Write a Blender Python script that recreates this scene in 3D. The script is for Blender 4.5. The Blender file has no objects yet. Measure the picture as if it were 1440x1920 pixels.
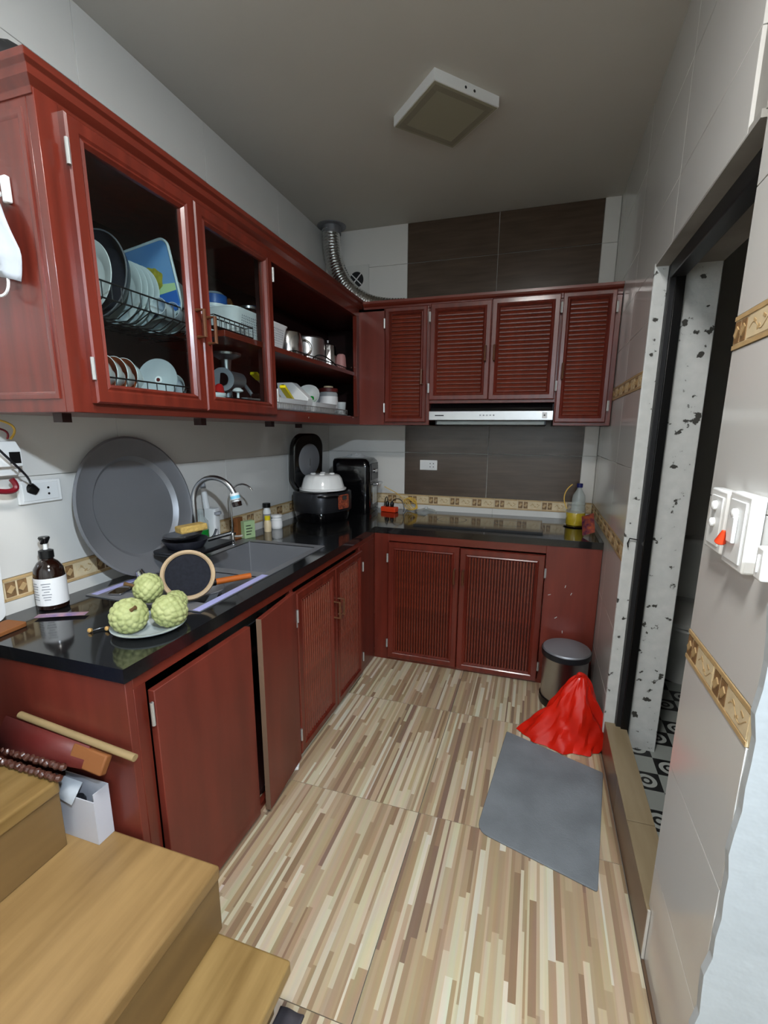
import bpy, bmesh, math, random
from mathutils import Vector, Matrix, Euler

random.seed(7)
S = bpy.context.scene
COL = S.collection

# ------------------------------------------------------------------ camera
CAM = Vector((1.4179, -3.0292, 1.3242))
YAW, PITCH, ROLL, FPX, CPX, CPY = .3046, -.2056, .008, 862.61, 732.85, 989.27
fwd = Vector((-math.sin(YAW)*math.cos(PITCH), math.cos(YAW)*math.cos(PITCH), math.sin(PITCH)))
_r = Vector((math.cos(YAW), math.sin(YAW), 0)); _u = _r.cross(fwd)
cr = math.cos(ROLL)*_r + math.sin(ROLL)*_u
cu = -math.sin(ROLL)*_r + math.cos(ROLL)*_u
cd = bpy.data.cameras.new('camera'); cam = bpy.data.objects.new('camera', cd); COL.objects.link(cam)
cam.matrix_world = Matrix(((cr.x, cu.x, -fwd.x, CAM.x), (cr.y, cu.y, -fwd.y, CAM.y), (cr.z, cu.z, -fwd.z, CAM.z), (0, 0, 0, 1)))
cd.sensor_fit = 'VERTICAL'; cd.sensor_height = 24.0; cd.lens = FPX/1920*24.0
cd.shift_x = (720-CPX)/1920; cd.shift_y = (CPY-960)/1920
cd.clip_start = .02
S.camera = cam

def ray(u, v):
    return cr*((u-CPX)/FPX) - cu*((v-CPY)/FPX) + fwd
def atx(u, v, x): d = ray(u, v); return CAM + d*((x-CAM.x)/d.x)
def aty(u, v, y): d = ray(u, v); return CAM + d*((y-CAM.y)/d.y)
def atz(u, v, z): d = ray(u, v); return CAM + d*((z-CAM.z)/d.z)

# ------------------------------------------------------------------ world, exposure
w = bpy.data.worlds.new('world'); S.world = w; w.use_nodes = True
w.node_tree.nodes['Background'].inputs[0].default_value = (.8, .9, 1, 1)
w.node_tree.nodes['Background'].inputs[1].default_value = .02
vs = S.view_settings
vs.view_transform = 'Standard'; vs.look = 'None'; vs.gamma = 1.0; vs.use_curve_mapping = False
vs.exposure = 1.05
LAMP_A = 60.0      # ceiling panel over the camera
LAMP_B = 1350.0     # bulb in the next room
LAMP_COL_A = (1.0, .97, .93, 1)
LAMP_COL_B = (.74, .87, 1.0, 1)

# ------------------------------------------------------------------ room numbers
W, H = 1.757, 2.578
ZB, ZT = 1.3625, 2.027
DC, DB, DU, DUB = .5635, .625, .396, .424
YE, YU = -2.3075, -2.214
ZC = .80
XN = 1.768           # near part of right wall
YN0, YN1 = -1.915, -2.240

# ------------------------------------------------------------------ helpers
def lin(c):
    if isinstance(c, str):
        c = [int(c[i:i+2], 16)/255 for i in (1, 3, 5)]
        c = [x/12.92 if x <= .04045 else ((x+.055)/1.055)**2.4 for x in c]
    return tuple(c[:3]) + (1,)

MATS = {}
def mat(name, color, rough=.5, metal=0., var=0., vscale=(8, 8, 8), bump=0., bscale=60., coat=0., spec=.5, color2=None,
        alpha=1., trans=0., emit=None, estr=0., ior=1.45, detail=4., aniso=0.):
    m = bpy.data.materials.new(name); m.use_nodes = True
    nt = m.node_tree; b = nt.nodes['Principled BSDF']
    col = lin(color)
    b.inputs['Base Color'].default_value = col
    b.inputs['Roughness'].default_value = rough; b.inputs['Metallic'].default_value = metal
    b.inputs['Coat Weight'].default_value = coat; b.inputs['Coat Roughness'].default_value = .12
    b.inputs['Specular IOR Level'].default_value = spec; b.inputs['IOR'].default_value = ior
    b.inputs['Alpha'].default_value = alpha; b.inputs['Transmission Weight'].default_value = trans
    if emit: b.inputs['Emission Color'].default_value = lin(emit); b.inputs['Emission Strength'].default_value = estr
    if var > 0 or color2 or bump > 0:
        tc = nt.nodes.new('ShaderNodeTexCoord'); mp = nt.nodes.new('ShaderNodeMapping'); mp.inputs['Scale'].default_value = vscale
        nt.links.new(tc.outputs['Object'], mp.inputs[0])
    if var > 0 or color2:
        n = nt.nodes.new('ShaderNodeTexNoise'); n.inputs['Scale'].default_value = 1.; n.inputs['Detail'].default_value = detail
        nt.links.new(mp.outputs[0], n.inputs[0])
        r = nt.nodes.new('ShaderNodeValToRGB'); r.color_ramp.elements[0].position = .3; r.color_ramp.elements[1].position = .7
        if color2: a, c = col, lin(color2)
        else:
            a = tuple(max(0, x*(1-var)) for x in col[:3])+(1,); c = tuple(min(1, x*(1+var)) for x in col[:3])+(1,)
        r.color_ramp.elements[0].color = a; r.color_ramp.elements[1].color = c
        nt.links.new(n.outputs['Fac'], r.inputs[0]); nt.links.new(r.outputs[0], b.inputs['Base Color'])
    if bump > 0:
        n2 = nt.nodes.new('ShaderNodeTexNoise'); n2.inputs['Scale'].default_value = bscale
        nt.links.new(tc.outputs['Object'], n2.inputs[0])
        bp = nt.nodes.new('ShaderNodeBump'); bp.inputs['Strength'].default_value = bump; bp.inputs['Distance'].default_value = .004
        nt.links.new(n2.outputs['Fac'], bp.inputs['Height']); nt.links.new(bp.outputs[0], b.inputs['Normal'])
    MATS[name] = m
    return m

def glassmat(name, tint=(.9, .95, .95), rough=.03, refl=1.0, opacity=0.):
    """thin clear sheet: see-through with a fresnel reflection"""
    m = bpy.data.materials.new(name); m.use_nodes = True; nt = m.node_tree; nt.nodes.clear()
    o = nt.nodes.new('ShaderNodeOutputMaterial'); t = nt.nodes.new('ShaderNodeBsdfTransparent'); g = nt.nodes.new('ShaderNodeBsdfGlossy')
    t.inputs[0].default_value = tuple(tint)+(1,); g.inputs['Roughness'].default_value = rough
    f0 = nt.nodes.new('ShaderNodeLayerWeight'); f0.inputs[0].default_value = .5
    f1 = nt.nodes.new('ShaderNodeMath'); f1.operation = 'POWER'; f1.inputs[1].default_value = 4.; nt.links.new(f0.outputs['Facing'], f1.inputs[0])
    f = nt.nodes.new('ShaderNodeMath'); f.operation = 'MULTIPLY_ADD'; f.inputs[1].default_value = .7; f.inputs[2].default_value = .03; nt.links.new(f1.outputs[0], f.inputs[0])
    mx = nt.nodes.new('ShaderNodeMixShader'); nt.links.new(f.outputs[0], mx.inputs[0]); nt.links.new(t.outputs[0], mx.inputs[1]); nt.links.new(g.outputs[0], mx.inputs[2])
    if opacity > 0:
        d = nt.nodes.new('ShaderNodeBsdfDiffuse'); d.inputs[0].default_value = (.85, .88, .9, 1)
        m2 = nt.nodes.new('ShaderNodeMixShader'); m2.inputs[0].default_value = opacity
        nt.links.new(mx.outputs[0], m2.inputs[1]); nt.links.new(d.outputs[0], m2.inputs[2]); nt.links.new(m2.outputs[0], o.inputs[0])
    else: nt.links.new(mx.outputs[0], o.inputs[0])
    MATS[name] = m; return m

class MB:
    def __init__(s): s.v = []; s.f = []; s.m = []
    def add(s, vs_, fs, M=None, mi=0):
        k = len(s.v)
        s.v += [tuple(M @ Vector(p)) if M is not None else tuple(p) for p in vs_]
        for f in fs: s.f.append(tuple(i+k for i in f)); s.m.append(mi)
        return s
    def box(s, a, b, mi=0, M=None):
        (x0, y0, z0), (x1, y1, z1) = a, b
        x0, x1 = min(x0, x1), max(x0, x1); y0, y1 = min(y0, y1), max(y0, y1); z0, z1 = min(z0, z1), max(z0, z1)
        v = [(x0, y0, z0), (x1, y0, z0), (x1, y1, z0), (x0, y1, z0), (x0, y0, z1), (x1, y0, z1), (x1, y1, z1), (x0, y1, z1)]
        return s.add(v, [(0, 3, 2, 1), (4, 5, 6, 7), (0, 1, 5, 4), (1, 2, 6, 5), (2, 3, 7, 6), (3, 0, 4, 7)], M, mi)
    def cbox(s, c, sz, rot=(0, 0, 0), mi=0):
        M = Matrix.Translation(c) @ Euler(rot).to_matrix().to_4x4()
        h = [x/2 for x in sz]
        return s.box((-h[0], -h[1], -h[2]), h, mi, M)
    def lathe(s, prof, n=32, M=None, mi=0, sx=1., sy=1., closed=False):
        """profile of (r, z); r == 0 gives a pole"""
        vs_, rings = [], []
        for r, z in prof:
            if r <= 1e-6: rings.append([len(vs_)]); vs_.append((0, 0, z))
            else:
                rings.append(list(range(len(vs_), len(vs_)+n)))
                vs_ += [(r*math.cos(2*math.pi*i/n)*sx, r*math.sin(2*math.pi*i/n)*sy, z) for i in range(n)]
        fs = []
        prs = list(zip(rings, rings[1:])) + ([(rings[-1], rings[0])] if closed else [])
        for a, b in prs:
            for i in range(n):
                j = (i+1) % n
                if len(a) == 1 and len(b) == 1: break
                if len(a) == 1: fs.append((a[0], b[j], b[i]))
                elif len(b) == 1: fs.append((a[i], a[j], b[0]))
                else: fs.append((a[i], a[j], b[j], b[i]))
        return s.add(vs_, fs, M, mi)
    def cyl(s, p0, p1, r0, r1=None, n=16, mi=0):
        p0, p1 = Vector(p0), Vector(p1); d = p1-p0; r1 = r0 if r1 is None else r1
        M = Matrix.Translation(p0) @ d.to_track_quat('Z', 'Y').to_matrix().to_4x4()
        L = d.length
        return s.lathe([(0, 0), (r0, 0), (r1, L), (0, L)], n, M, mi)
    def tube(s, pts, r, n=8, mi=0, closed=False):
        P = [Vector(p) for p in pts]; N = len(P)
        rr = r if isinstance(r, (list, tuple)) else [r]*N
        T = []
        for i in range(N):
            a = P[(i-1) % N] if (closed or i > 0) else P[i]; b = P[(i+1) % N] if (closed or i < N-1) else P[i]
            t = (b-a); T.append(t.normalized() if t.length > 1e-9 else Vector((0, 0, 1)))
        up = Vector((0, 0, 1)) if abs(T[0].z) < .9 else Vector((1, 0, 0))
        u = T[0].cross(up).normalized(); vs_ = []
        for i in range(N):
            u = (u - T[i]*u.dot(T[i])); u = u.normalized() if u.length > 1e-6 else T[i].orthogonal().normalized()
            q = T[i].cross(u)
            vs_ += [tuple(P[i] + (u*math.cos(2*math.pi*k/n) + q*math.sin(2*math.pi*k/n))*rr[i]) for k in range(n)]
        fs = []
        for i in range(N if closed else N-1):
            a, b = i*n, ((i+1) % N)*n
            for k in range(n): fs.append((a+k, a+(k+1) % n, b+(k+1) % n, b+k))
        if not closed:
            fs.append(tuple(range(n-1, -1, -1))); fs.append(tuple((N-1)*n+k for k in range(n)))
        return s.add(vs_, fs, None, mi)
    def prism(s, poly, h0, h1, M=None, mi=0):
        n = len(poly)
        vs_ = [(x, y, h0) for x, y in poly] + [(x, y, h1) for x, y in poly]
        fs = [tuple(range(n-1, -1, -1)), tuple(range(n, 2*n))] + [(i, (i+1) % n, n+(i+1) % n, n+i) for i in range(n)]
        return s.add(vs_, fs, M, mi)
    def ring(s, w_, h_, prof, mi=0, M=None, x0=0, z0=0):
        """mitred rectangular frame in XZ; prof of (inset, forward) with forward towards -Y"""
        vs_ = []
        for d, n in prof: vs_ += [(x0+d, -n, z0+d), (x0+w_-d, -n, z0+d), (x0+w_-d, -n, z0+h_-d), (x0+d, -n, z0+h_-d)]
        fs = []
        m = len(prof)
        for i in range(m):
            j = (i+1) % m
            for k in range(4):
                l = (k+1) % 4; fs.append((i*4+k, i*4+l, j*4+l, j*4+k))
        return s.add(vs_, fs, M, mi)
    def mesh(s, name, mats, smooth=True, angle=35):
        me = bpy.data.meshes.new(name); me.from_pydata(s.v, [], s.f)
        for m in (mats if isinstance(mats, (list, tuple)) else [mats]): me.materials.append(MATS[m] if isinstance(m, str) else m)
        me.polygons.foreach_set('material_index', s.m)
        bm = bmesh.new(); bm.from_mesh(me); bmesh.ops.recalc_face_normals(bm, faces=bm.faces); bm.to_mesh(me); bm.free()
        if smooth:
            me.polygons.foreach_set('use_smooth', [True]*len(me.polygons)); me.set_sharp_from_angle(angle=math.radians(angle))
        me.update(); return me
    def build(s, name, mats, parent=None, loc=(0, 0, 0), rot=(0, 0, 0), bevel=0., smooth=True, angle=35, seg=2):
        return link(name, s.mesh(name, mats, smooth, angle), parent, loc, rot, bevel, seg)

def link(name, me, parent=None, loc=(0, 0, 0), rot=(0, 0, 0), bevel=0., seg=2):
    o = bpy.data.objects.new(name, me); COL.objects.link(o); o.location = loc; o.rotation_euler = rot
    if parent: o.parent = parent
    if bevel > 0:
        b = o.modifiers.new('bevel', 'BEVEL'); b.width = bevel; b.segments = seg; b.limit_method = 'ANGLE'; b.angle_limit = math.radians(40); b.harden_normals = False
    return o

def tag(o, label, cat, group=None, kind=None):
    if label: o['label'] = label
    if cat: o['category'] = cat
    if group: o['group'] = group
    if kind: o['kind'] = kind
    return o
def thing(name, label, cat, loc=(0, 0, 0), rot=(0, 0, 0), group=None):
    o = bpy.data.objects.new(name, None); COL.objects.link(o); o.location = loc
    o.rotation_euler = rot if isinstance(rot, (tuple, list, Euler)) else (0, 0, rot)
    o.empty_display_size = .05
    return tag(o, label, cat, group)
def struct(o): o['kind'] = 'structure'; return o
def aim(d):      # euler turning local +Z to direction d
    return Vector(d).to_track_quat('Z', 'Y').to_euler()
def rrect(w_, h_, r, n=5):
    pts = []
    for cx, cy, a0 in ((w_/2-r, h_/2-r, 0), (-w_/2+r, h_/2-r, 90), (-w_/2+r, -h_/2+r, 180), (w_/2-r, -h_/2+r, 270)):
        for i in range(n+1):
            a = math.radians(a0+90*i/n); pts.append((cx+r*math.cos(a), cy+r*math.sin(a)))
    return pts
def bez(p0, p1, p2, p3, n=16):
    p0, p1, p2, p3 = map(Vector, (p0, p1, p2, p3))
    return [((1-t)**3)*p0+3*t*(1-t)**2*p1+3*t*t*(1-t)*p2+t**3*p3 for t in [i/n for i in range(n+1)]]
def loft(mb, rings, cap=True, mi=0):
    n = len(rings[0]); vs_ = [p for r in rings for p in r]; fs = []
    for a in range(len(rings)-1):
        for i in range(n): j = (i+1) % n; fs.append((a*n+i, a*n+j, (a+1)*n+j, (a+1)*n+i))
    if cap: fs += [tuple(range(n-1, -1, -1)), tuple(range((len(rings)-1)*n, len(rings)*n))]
    mb.add(vs_, fs, None, mi)

# ------------------------------------------------------------------ materials
mat('wood', '#602217', .3, var=.26, vscale=(34, 34, 2.5), coat=.25, bump=.05, bscale=30)
mat('wood_x', '#622418', .3, var=.2, vscale=(2.5, 34, 34), coat=.25)
mat('wood_flat', '#68291e', .45, var=.2, vscale=(14, 14, 2.2), coat=.15)
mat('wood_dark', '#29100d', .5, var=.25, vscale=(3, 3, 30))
mat('wood_slat', '#672616', .28, var=.2, vscale=(30, 3, 30), coat=.5)
mat('raw_edge', '#6e5644', .7)
mat('granite', '#0d0d0e', .08, coat=.3, color2='#191a1b', vscale=(160, 160, 160), spec=.5)
mat('white_tile', '#d5d3ce', .12, var=.02, vscale=(2, 2, 2), coat=.2)
mat('white_tile_upper', '#c9c8c3', .4, var=.05, vscale=(5, 5, 5))
mat('grey_tile', '#cccbc8', .14, var=.03, vscale=(2, 2, 2), coat=.2)
mat('grout', '#c8c6c0', .9)
mat('brown_tile', '#4c3e33', .22, var=.22, vscale=(4, 4, 50), coat=.15)
mat('brown_grout', '#8f8878', .9)
mat('cream', '#d3c09c', .4, var=.1, vscale=(30, 30, 30))
mat('border_brown', '#7d6040', .4, var=.35, vscale=(60, 60, 60))
mat('border_tan', '#b79a6e', .4, var=.12, vscale=(40, 40, 40))
mat('paint', '#ecece8', .8, var=.04, vscale=(4, 4, 4), bump=.08, bscale=25)
mat('ceiling', '#c2bfb6', .9, var=.05, vscale=(1.2, 1.2, 1.2), bump=.05, bscale=12)
mat('concrete', '#8f8d88', .9, var=.15, vscale=(6, 6, 6))
mat('steel', '#b9babb', .28, 1.)
mat('steel_dull', '#8c8d91', .45, .55, var=.06, vscale=(3, 3, 3))
mat('steel_bright', '#d6d6d6', .14, 1.)
mat('alu', '#c8c9ca', .35, 1.)
mat('foil', '#c9cac8', .2, 1., bump=.5, bscale=90)
mat('chrome', '#dedede', .08, 1.)
mat('brass', '#5e3a24', .35, .2)
mat('black', '#0c0c0d', .3)
mat('black_gloss', '#08080a', .1, coat=.4)
mat('black_soft', '#121214', .6, var=.2)
mat('dark_metal', '#2f3034', .35, .6)
mat('wire', '#2c2b2b', .4, .7)
mat('wire_light', '#b5b5b2', .35, .6)
mat('white_plastic', '#dfe0df', .35)
mat('white_gloss', '#e8e8e6', .15, coat=.3)
mat('porcelain', '#d9dcd9', .12, coat=.5)
mat('porcelain_grey', '#b9c2c2', .15, coat=.4)
mat('orange_glaze', '#b5643c', .3)
mat('mat_grey', '#6f7376', .95, var=.16, vscale=(7, 7, 7), bump=.3, bscale=220)
mat('red_plastic', '#c41c0c', .3, coat=.1, var=.08, vscale=(10, 10, 10))
mat('red_cable', '#6e0f1c', .4)
mat('orange_plastic', '#d8401c', .35)
mat('yellow_cable', '#d9b04c', .45)
mat('lilac', '#a6a6d6', .4)
mat('label_white', '#e4e4e4', .5)
mat('print_grey', '#8d8f94', .6)
mat('green_liquid', '#0f7a28', .15, coat=.5)
mat('clear_plastic', '#c9d2cf', .2, alpha=.45)
mat('yellow', '#d8c21c', .4)
mat('yellow_bright', '#f2dc10', .4)
mat('blue_tray', '#2c5aa0', .3)
mat('blue_sky', '#6f93b5', .3, color2='#3f6ea6', vscale=(6, 6, 6))
mat('blue_dark', '#14265c', .45)
mat('sponge', '#b09250', .95, var=.2, vscale=(60, 60, 60), bump=.8, bscale=200)
mat('brown_glass', '#1a0a06', .12, coat=.5)
mat('brown_card', '#7c4a22', .7)
mat('green_card', '#9fb98a', .6)
mat('oil', '#b39a2a', .12, coat=.5)
mat('navy', '#1b1f5e', .4)
mat('pink', '#b37f7c', .5)
mat('red', '#b01c1c', .4)
mat('stair_wood', '#9a7b4e', .45, color2='#7a5e38', vscale=(26, 2.6, 26), detail=8., bump=.06, bscale=40, coat=.1)
mat('stair_wood_b', '#9e8150', .45, color2='#74592f', vscale=(22, 2.2, 22), detail=8., bump=.06, bscale=40, coat=.1)
mat('stair_riser', '#80643c', .5, color2='#6b5231', vscale=(10, 2, 10), coat=.05)
mat('bead', '#4a2a20', .3, coat=.4)
mat('bead_light', '#8a5a3a', .35)
mat('rod_wood', '#8f7a55', .6, var=.2, vscale=(8, 40, 40))
mat('fruit', '#8c935c', .65, color2='#aaae78', vscale=(45, 45, 45), bump=.2, bscale=80)
mat('fruit_stem', '#5a4022', .8)
mat('lid_wood', '#a38b6c', .5, var=.15, vscale=(20, 20, 20))
mat('nonstick', '#17181f', .35, color2='#26272f', vscale=(120, 120, 120))
mat('sill_tan', '#a39478', .35, color2='#8c7c60', vscale=(20, 2.5, 20))
mat('sill_brown', '#6b5645', .3, var=.2, vscale=(10, 3, 10))
mat('door_frame', '#2b2c2f', .4, .3)
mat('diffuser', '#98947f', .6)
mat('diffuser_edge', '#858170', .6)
mat('lamp_on', '#ffffff', .6, emit='#fff3e2', estr=LAMP_A)
mat('bulb_on', '#ffffff', .6, emit='#dcebff', estr=LAMP_B)
for nm, c in (('lamp_on', LAMP_COL_A), ('bulb_on', LAMP_COL_B)):
    MATS[nm].node_tree.nodes['Principled BSDF'].inputs['Emission Color'].default_value = c
mat('cooker_panel', '#b5563a', .3, color2='#4a1a12', vscale=(90, 90, 90))
mat('dark_red', '#5a1c18', .5)
mat('purple_foil', '#3a2452', .25, .4, color2='#c0623a', vscale=(38, 38, 38))
mat('pink_foil', '#b88c90', .3, .3, color2='#7a6a96', vscale=(40, 40, 40))
mat('tissue', '#abb0b6', .8, bump=.3, bscale=30)
mat('box_trans', '#cfd0d8', .3, alpha=.8)
mat('granite_line', '#060606', .3)
glassmat('pane'); glassmat('clear', (.93, .96, .95), .04, opacity=.12); glassmat('frost', (.8, .85, .85), .15, opacity=.4)

def attr_mat(name, rough, bump=0.):
    m = bpy.data.materials.new(name); m.use_nodes = True; nt = m.node_tree; b = nt.nodes['Principled BSDF']
    a = nt.nodes.new('ShaderNodeVertexColor'); a.layer_name = 'Col'
    tc = nt.nodes.new('ShaderNodeTexCoord'); mp = nt.nodes.new('ShaderNodeMapping'); mp.inputs['Scale'].default_value = (60, 4, 1)
    n = nt.nodes.new('ShaderNodeTexNoise'); n.inputs['Scale'].default_value = 1.; n.inputs['Detail'].default_value = 6
    mx = nt.nodes.new('ShaderNodeMix'); mx.data_type = 'RGBA'; mx.blend_type = 'MULTIPLY'; mx.inputs[0].default_value = .3
    nt.links.new(tc.outputs['Object'], mp.inputs[0]); nt.links.new(mp.outputs[0], n.inputs[0])
    nt.links.new(a.outputs[0], mx.inputs[6]); nt.links.new(n.outputs['Color'], mx.inputs[7]); nt.links.new(mx.outputs[2], b.inputs['Base Color'])
    b.inputs['Roughness'].default_value = rough
    MATS[name] = m
attr_mat('strip_tile', .3)

def motif_mat():
    """cement tile print: dark squares with a white ring and dot, on pale ground, checkerwise"""
    m = bpy.data.materials.new('motif_tile'); m.use_nodes = True; nt = m.node_tree; b = nt.nodes['Principled BSDF']; L = nt.links.new
    tc = nt.nodes.new('ShaderNodeTexCoord'); sp = nt.nodes.new('ShaderNodeSeparateXYZ'); L(tc.outputs['Object'], sp.inputs[0])
    def M_(op, a, b_=None):
        n = nt.nodes.new('ShaderNodeMath'); n.operation = op
        for i, x in enumerate((a, b_)):
            if x is None: continue
            if isinstance(x, (int, float)): n.inputs[i].default_value = x
            else: L(x, n.inputs[i])
        return n.outputs[0]
    P = .097
    u = M_('DIVIDE', sp.outputs[0], P); v = M_('DIVIDE', sp.outputs[1], P)
    fu = M_('SUBTRACT', M_('FRACT', u), .5); fv = M_('SUBTRACT', M_('FRACT', v), .5)
    par = M_('MODULO', M_('ADD', M_('ADD', M_('FLOOR', u), M_('FLOOR', v)), 400), 2)
    d = M_('SQRT', M_('ADD', M_('MULTIPLY', fu, fu), M_('MULTIPLY', fv, fv)))
    rp = nt.nodes.new('ShaderNodeValToRGB'); rp.color_ramp.interpolation = 'CONSTANT'
    e = rp.color_ramp.elements; k = (.012, .013, .014, 1); wh = (.42, .45, .43, 1)
    e[0].position = 0; e[0].color = wh; e[1].position = .10; e[1].color = k
    for pos, c in ((.2, wh), (.36, k)): q = e.new(pos); q.color = c
    L(d, rp.inputs[0])
    mx = nt.nodes.new('ShaderNodeMix'); mx.data_type = 'RGBA'; L(M_('GREATER_THAN', par, .5), mx.inputs[0]); mx.inputs[6].default_value = (.33, .36, .34, 1)
    L(rp.outputs[0], mx.inputs[7]); L(mx.outputs[2], b.inputs['Base Color']); b.inputs['Roughness'].default_value = .4
    MATS['motif_tile'] = m
motif_mat()

def peel_mat():
    """old white lime paint, chipped down to grey in places"""
    m = bpy.data.materials.new('peeling_paint'); m.use_nodes = True; nt = m.node_tree; b = nt.nodes['Principled BSDF']; L = nt.links.new
    tc = nt.nodes.new('ShaderNodeTexCoord'); n = nt.nodes.new('ShaderNodeTexNoise'); n.inputs['Scale'].default_value = 26; n.inputs['Detail'].default_value = 5
    L(tc.outputs['Object'], n.inputs[0]); r = nt.nodes.new('ShaderNodeValToRGB'); e = r.color_ramp.elements
    e[0].position = .345; e[0].color = (.05, .05, .045, 1); e[1].position = .375; e[1].color = (.62, .65, .65, 1)
    q = e.new(.7); q.color = (.7, .72, .72, 1)
    L(n.outputs[0], r.inputs[0]); L(r.outputs[0], b.inputs['Base Color']); b.inputs['Roughness'].default_value = .75
    bp = nt.nodes.new('ShaderNodeBump'); bp.inputs['Strength'].default_value = .5; bp.inputs['Distance'].default_value = .006
    L(n.outputs[0], bp.inputs['Height']); L(bp.outputs[0], b.inputs['Normal'])
    MATS['peeling_paint'] = m
peel_mat()

# ================================================================== SETTING
YB = -4.6            # wall behind the camera
XF = 3.3             # far side of the next room
T = .008             # tile thickness
fl = struct(MB().box((-.2, YB, -.06), (XF, .0, -.007)).build('floor', 'concrete'))
struct(MB().box((-.2, YB, H), (XF, .2, H+.08)).build('ceiling', 'ceiling'))
wl = struct(MB().box((-.2, YB, 0), (-T, 0, H)).build('wall_left', 'grout'))
wb = struct(MB().box((-.2, T, 0), (XF, .2, H)).build('wall_back', 'grout'))
struct(MB().box((-.2, YB-.15, 0), (XF, YB, H)).build('wall_rear', 'paint'))
struct(MB().box((XF, YB, 0), (XF+.1, .2, H)).build('wall_side', 'paint'))

# striped floor tiles --------------------------------------------------
def strip_tile(sz_x, sz_y, seed):
    rnd = random.Random(seed); vs_, fs, cols = [], [], []
    pal = [lin(c)[:3] for c in ('#d2c5a9', '#cabb9e', '#b9a384', '#b0987a', '#a58c6f', '#967c63', '#bea98b', '#ac9476', '#d6cdb8', '#8b7260')]
    wt = [5, 4, 5, 5, 5, 3, 5, 5, 2, 1]
    x = -sz_x/2
    while x < sz_x/2-1e-4:
        wd = rnd.choice((.006, .009, .011, .013, .016, .019)); x1 = min(x+wd, sz_x/2)
        if sz_x/2-x1 < .007: x1 = sz_x/2
        y = -sz_y/2; last = None
        y1 = y+rnd.uniform(.04, .35)
        while y < sz_y/2-1e-4:
            if sz_y/2-y1 < .05: y1 = sz_y/2
            k = len(vs_); vs_ += [(x, y, 0), (x1, y, 0), (x1, y1, 0), (x, y1, 0)]; fs.append((k, k+1, k+2, k+3))
            c = rnd.choices(range(len(pal)), wt)[0]
            while c == last: c = rnd.choices(range(len(pal)), wt)[0]
            last = c; j = rnd.uniform(.93, 1.05); cols.append(tuple(min(1, q*j) for q in pal[c])+(1,))
            y, y1 = y1, min(y1+rnd.uniform(.15, .6), sz_y/2)
        x = x1
    k = len(vs_); a, b = sz_x/2, sz_y/2
    vs_ += [(-a, -b, 0), (a, -b, 0), (a, b, 0), (-a, b, 0), (-a, -b, -.007), (a, -b, -.007), (a, b, -.007), (-a, b, -.007)]
    for p, q in ((0, 1), (1, 2), (2, 3), (3, 0)): fs.append((k+q, k+p, k+4+p, k+4+q)); cols.append((.45, .36, .25, 1))
    me = bpy.data.meshes.new('floor_tile'); me.from_pydata(vs_, [], fs); me.materials.append(MATS['strip_tile'])
    at = me.color_attributes.new('Col', 'FLOAT_COLOR', 'CORNER')
    for p in me.polygons:
        for li in p.loop_indices: at.data[li].color = cols[p.index]
    return me
G = .0025
xs = [.469, 1.102, 1.760]; ysj = [-.40, -1.035, -1.668, -2.300, -2.933, -3.566, -4.199]
vari = {}
for i in range(2):
    meshes = [strip_tile(xs[i+1]-xs[i]-G, .633-G, 11+i*7+k) for k in range(4)]
    for j in range(len(ysj)-1):
        o = link('floor_tile', meshes[(j*3+i) % 4], fl, ((xs[i]+xs[i+1])/2, (ysj[j]+ysj[j+1])/2, 0), (0, 0, math.pi*(j % 2)))
me = strip_tile(.62, .633-G, 99)
for j in range(3, 6): link('floor_tile', me, fl, (2.0735, (ysj[j]+ysj[j+1])/2+.01, 0))

# wall tiles -----------------------------------------------------------
tile_mesh = {}
def wall_tile(w_, h_, m, name='wall_tile'):
    key = (round(w_, 3), round(h_, 3), m)
    if key not in tile_mesh:
        b = MB(); b.box((0, 0, 0), (w_, T, h_)); tile_mesh[key] = b.mesh(name, m)
    return tile_mesh[key]
def tile_grid(parent, origin, rz, u_edges, z_edges, m, gap=.0014, skip=None, name='wall_tile'):
    """tiles facing local -Y; local x along the wall"""
    R_ = Matrix.Rotation(rz, 3, 'Z')
    for i in range(len(u_edges)-1):
        for j in range(len(z_edges)-1):
            if skip and skip(i, j): continue
            a, b, c, d = u_edges[i], u_edges[i+1], z_edges[j], z_edges[j+1]
            p = Vector(origin) + R_ @ Vector((a+gap/2, 0, 0)); p.z += c+gap/2
            link(name, wall_tile(b-a-gap, d-c-gap, m, name), parent, p, (0, 0, rz), .0007, 1)
zr = [.9055, 1.188, 1.481, 1.774, 2.066, 2.352, H]
def frange(a, b, s):
    r = [a]
    while r[-1]+s < b-.03: r.append(r[-1]+s)
    return r+[b]
# left wall: local x = world y, faces +X  -> rz = +90deg (local -Y -> +X)
tile_grid(wl, (0, 0, 0), math.pi/2, frange(-2.90, 0, .58), zr, 'white_tile')
tile_grid(wl, (0, 0, 0), math.pi/2, frange(-2.90, 0, .58), [ZC-.10, .838], 'white_tile')
struct(MB().box((-T-.0005, YB, 0), (-.0015, -2.905, H)).build('wall_left_rear', 'paint'))

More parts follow.
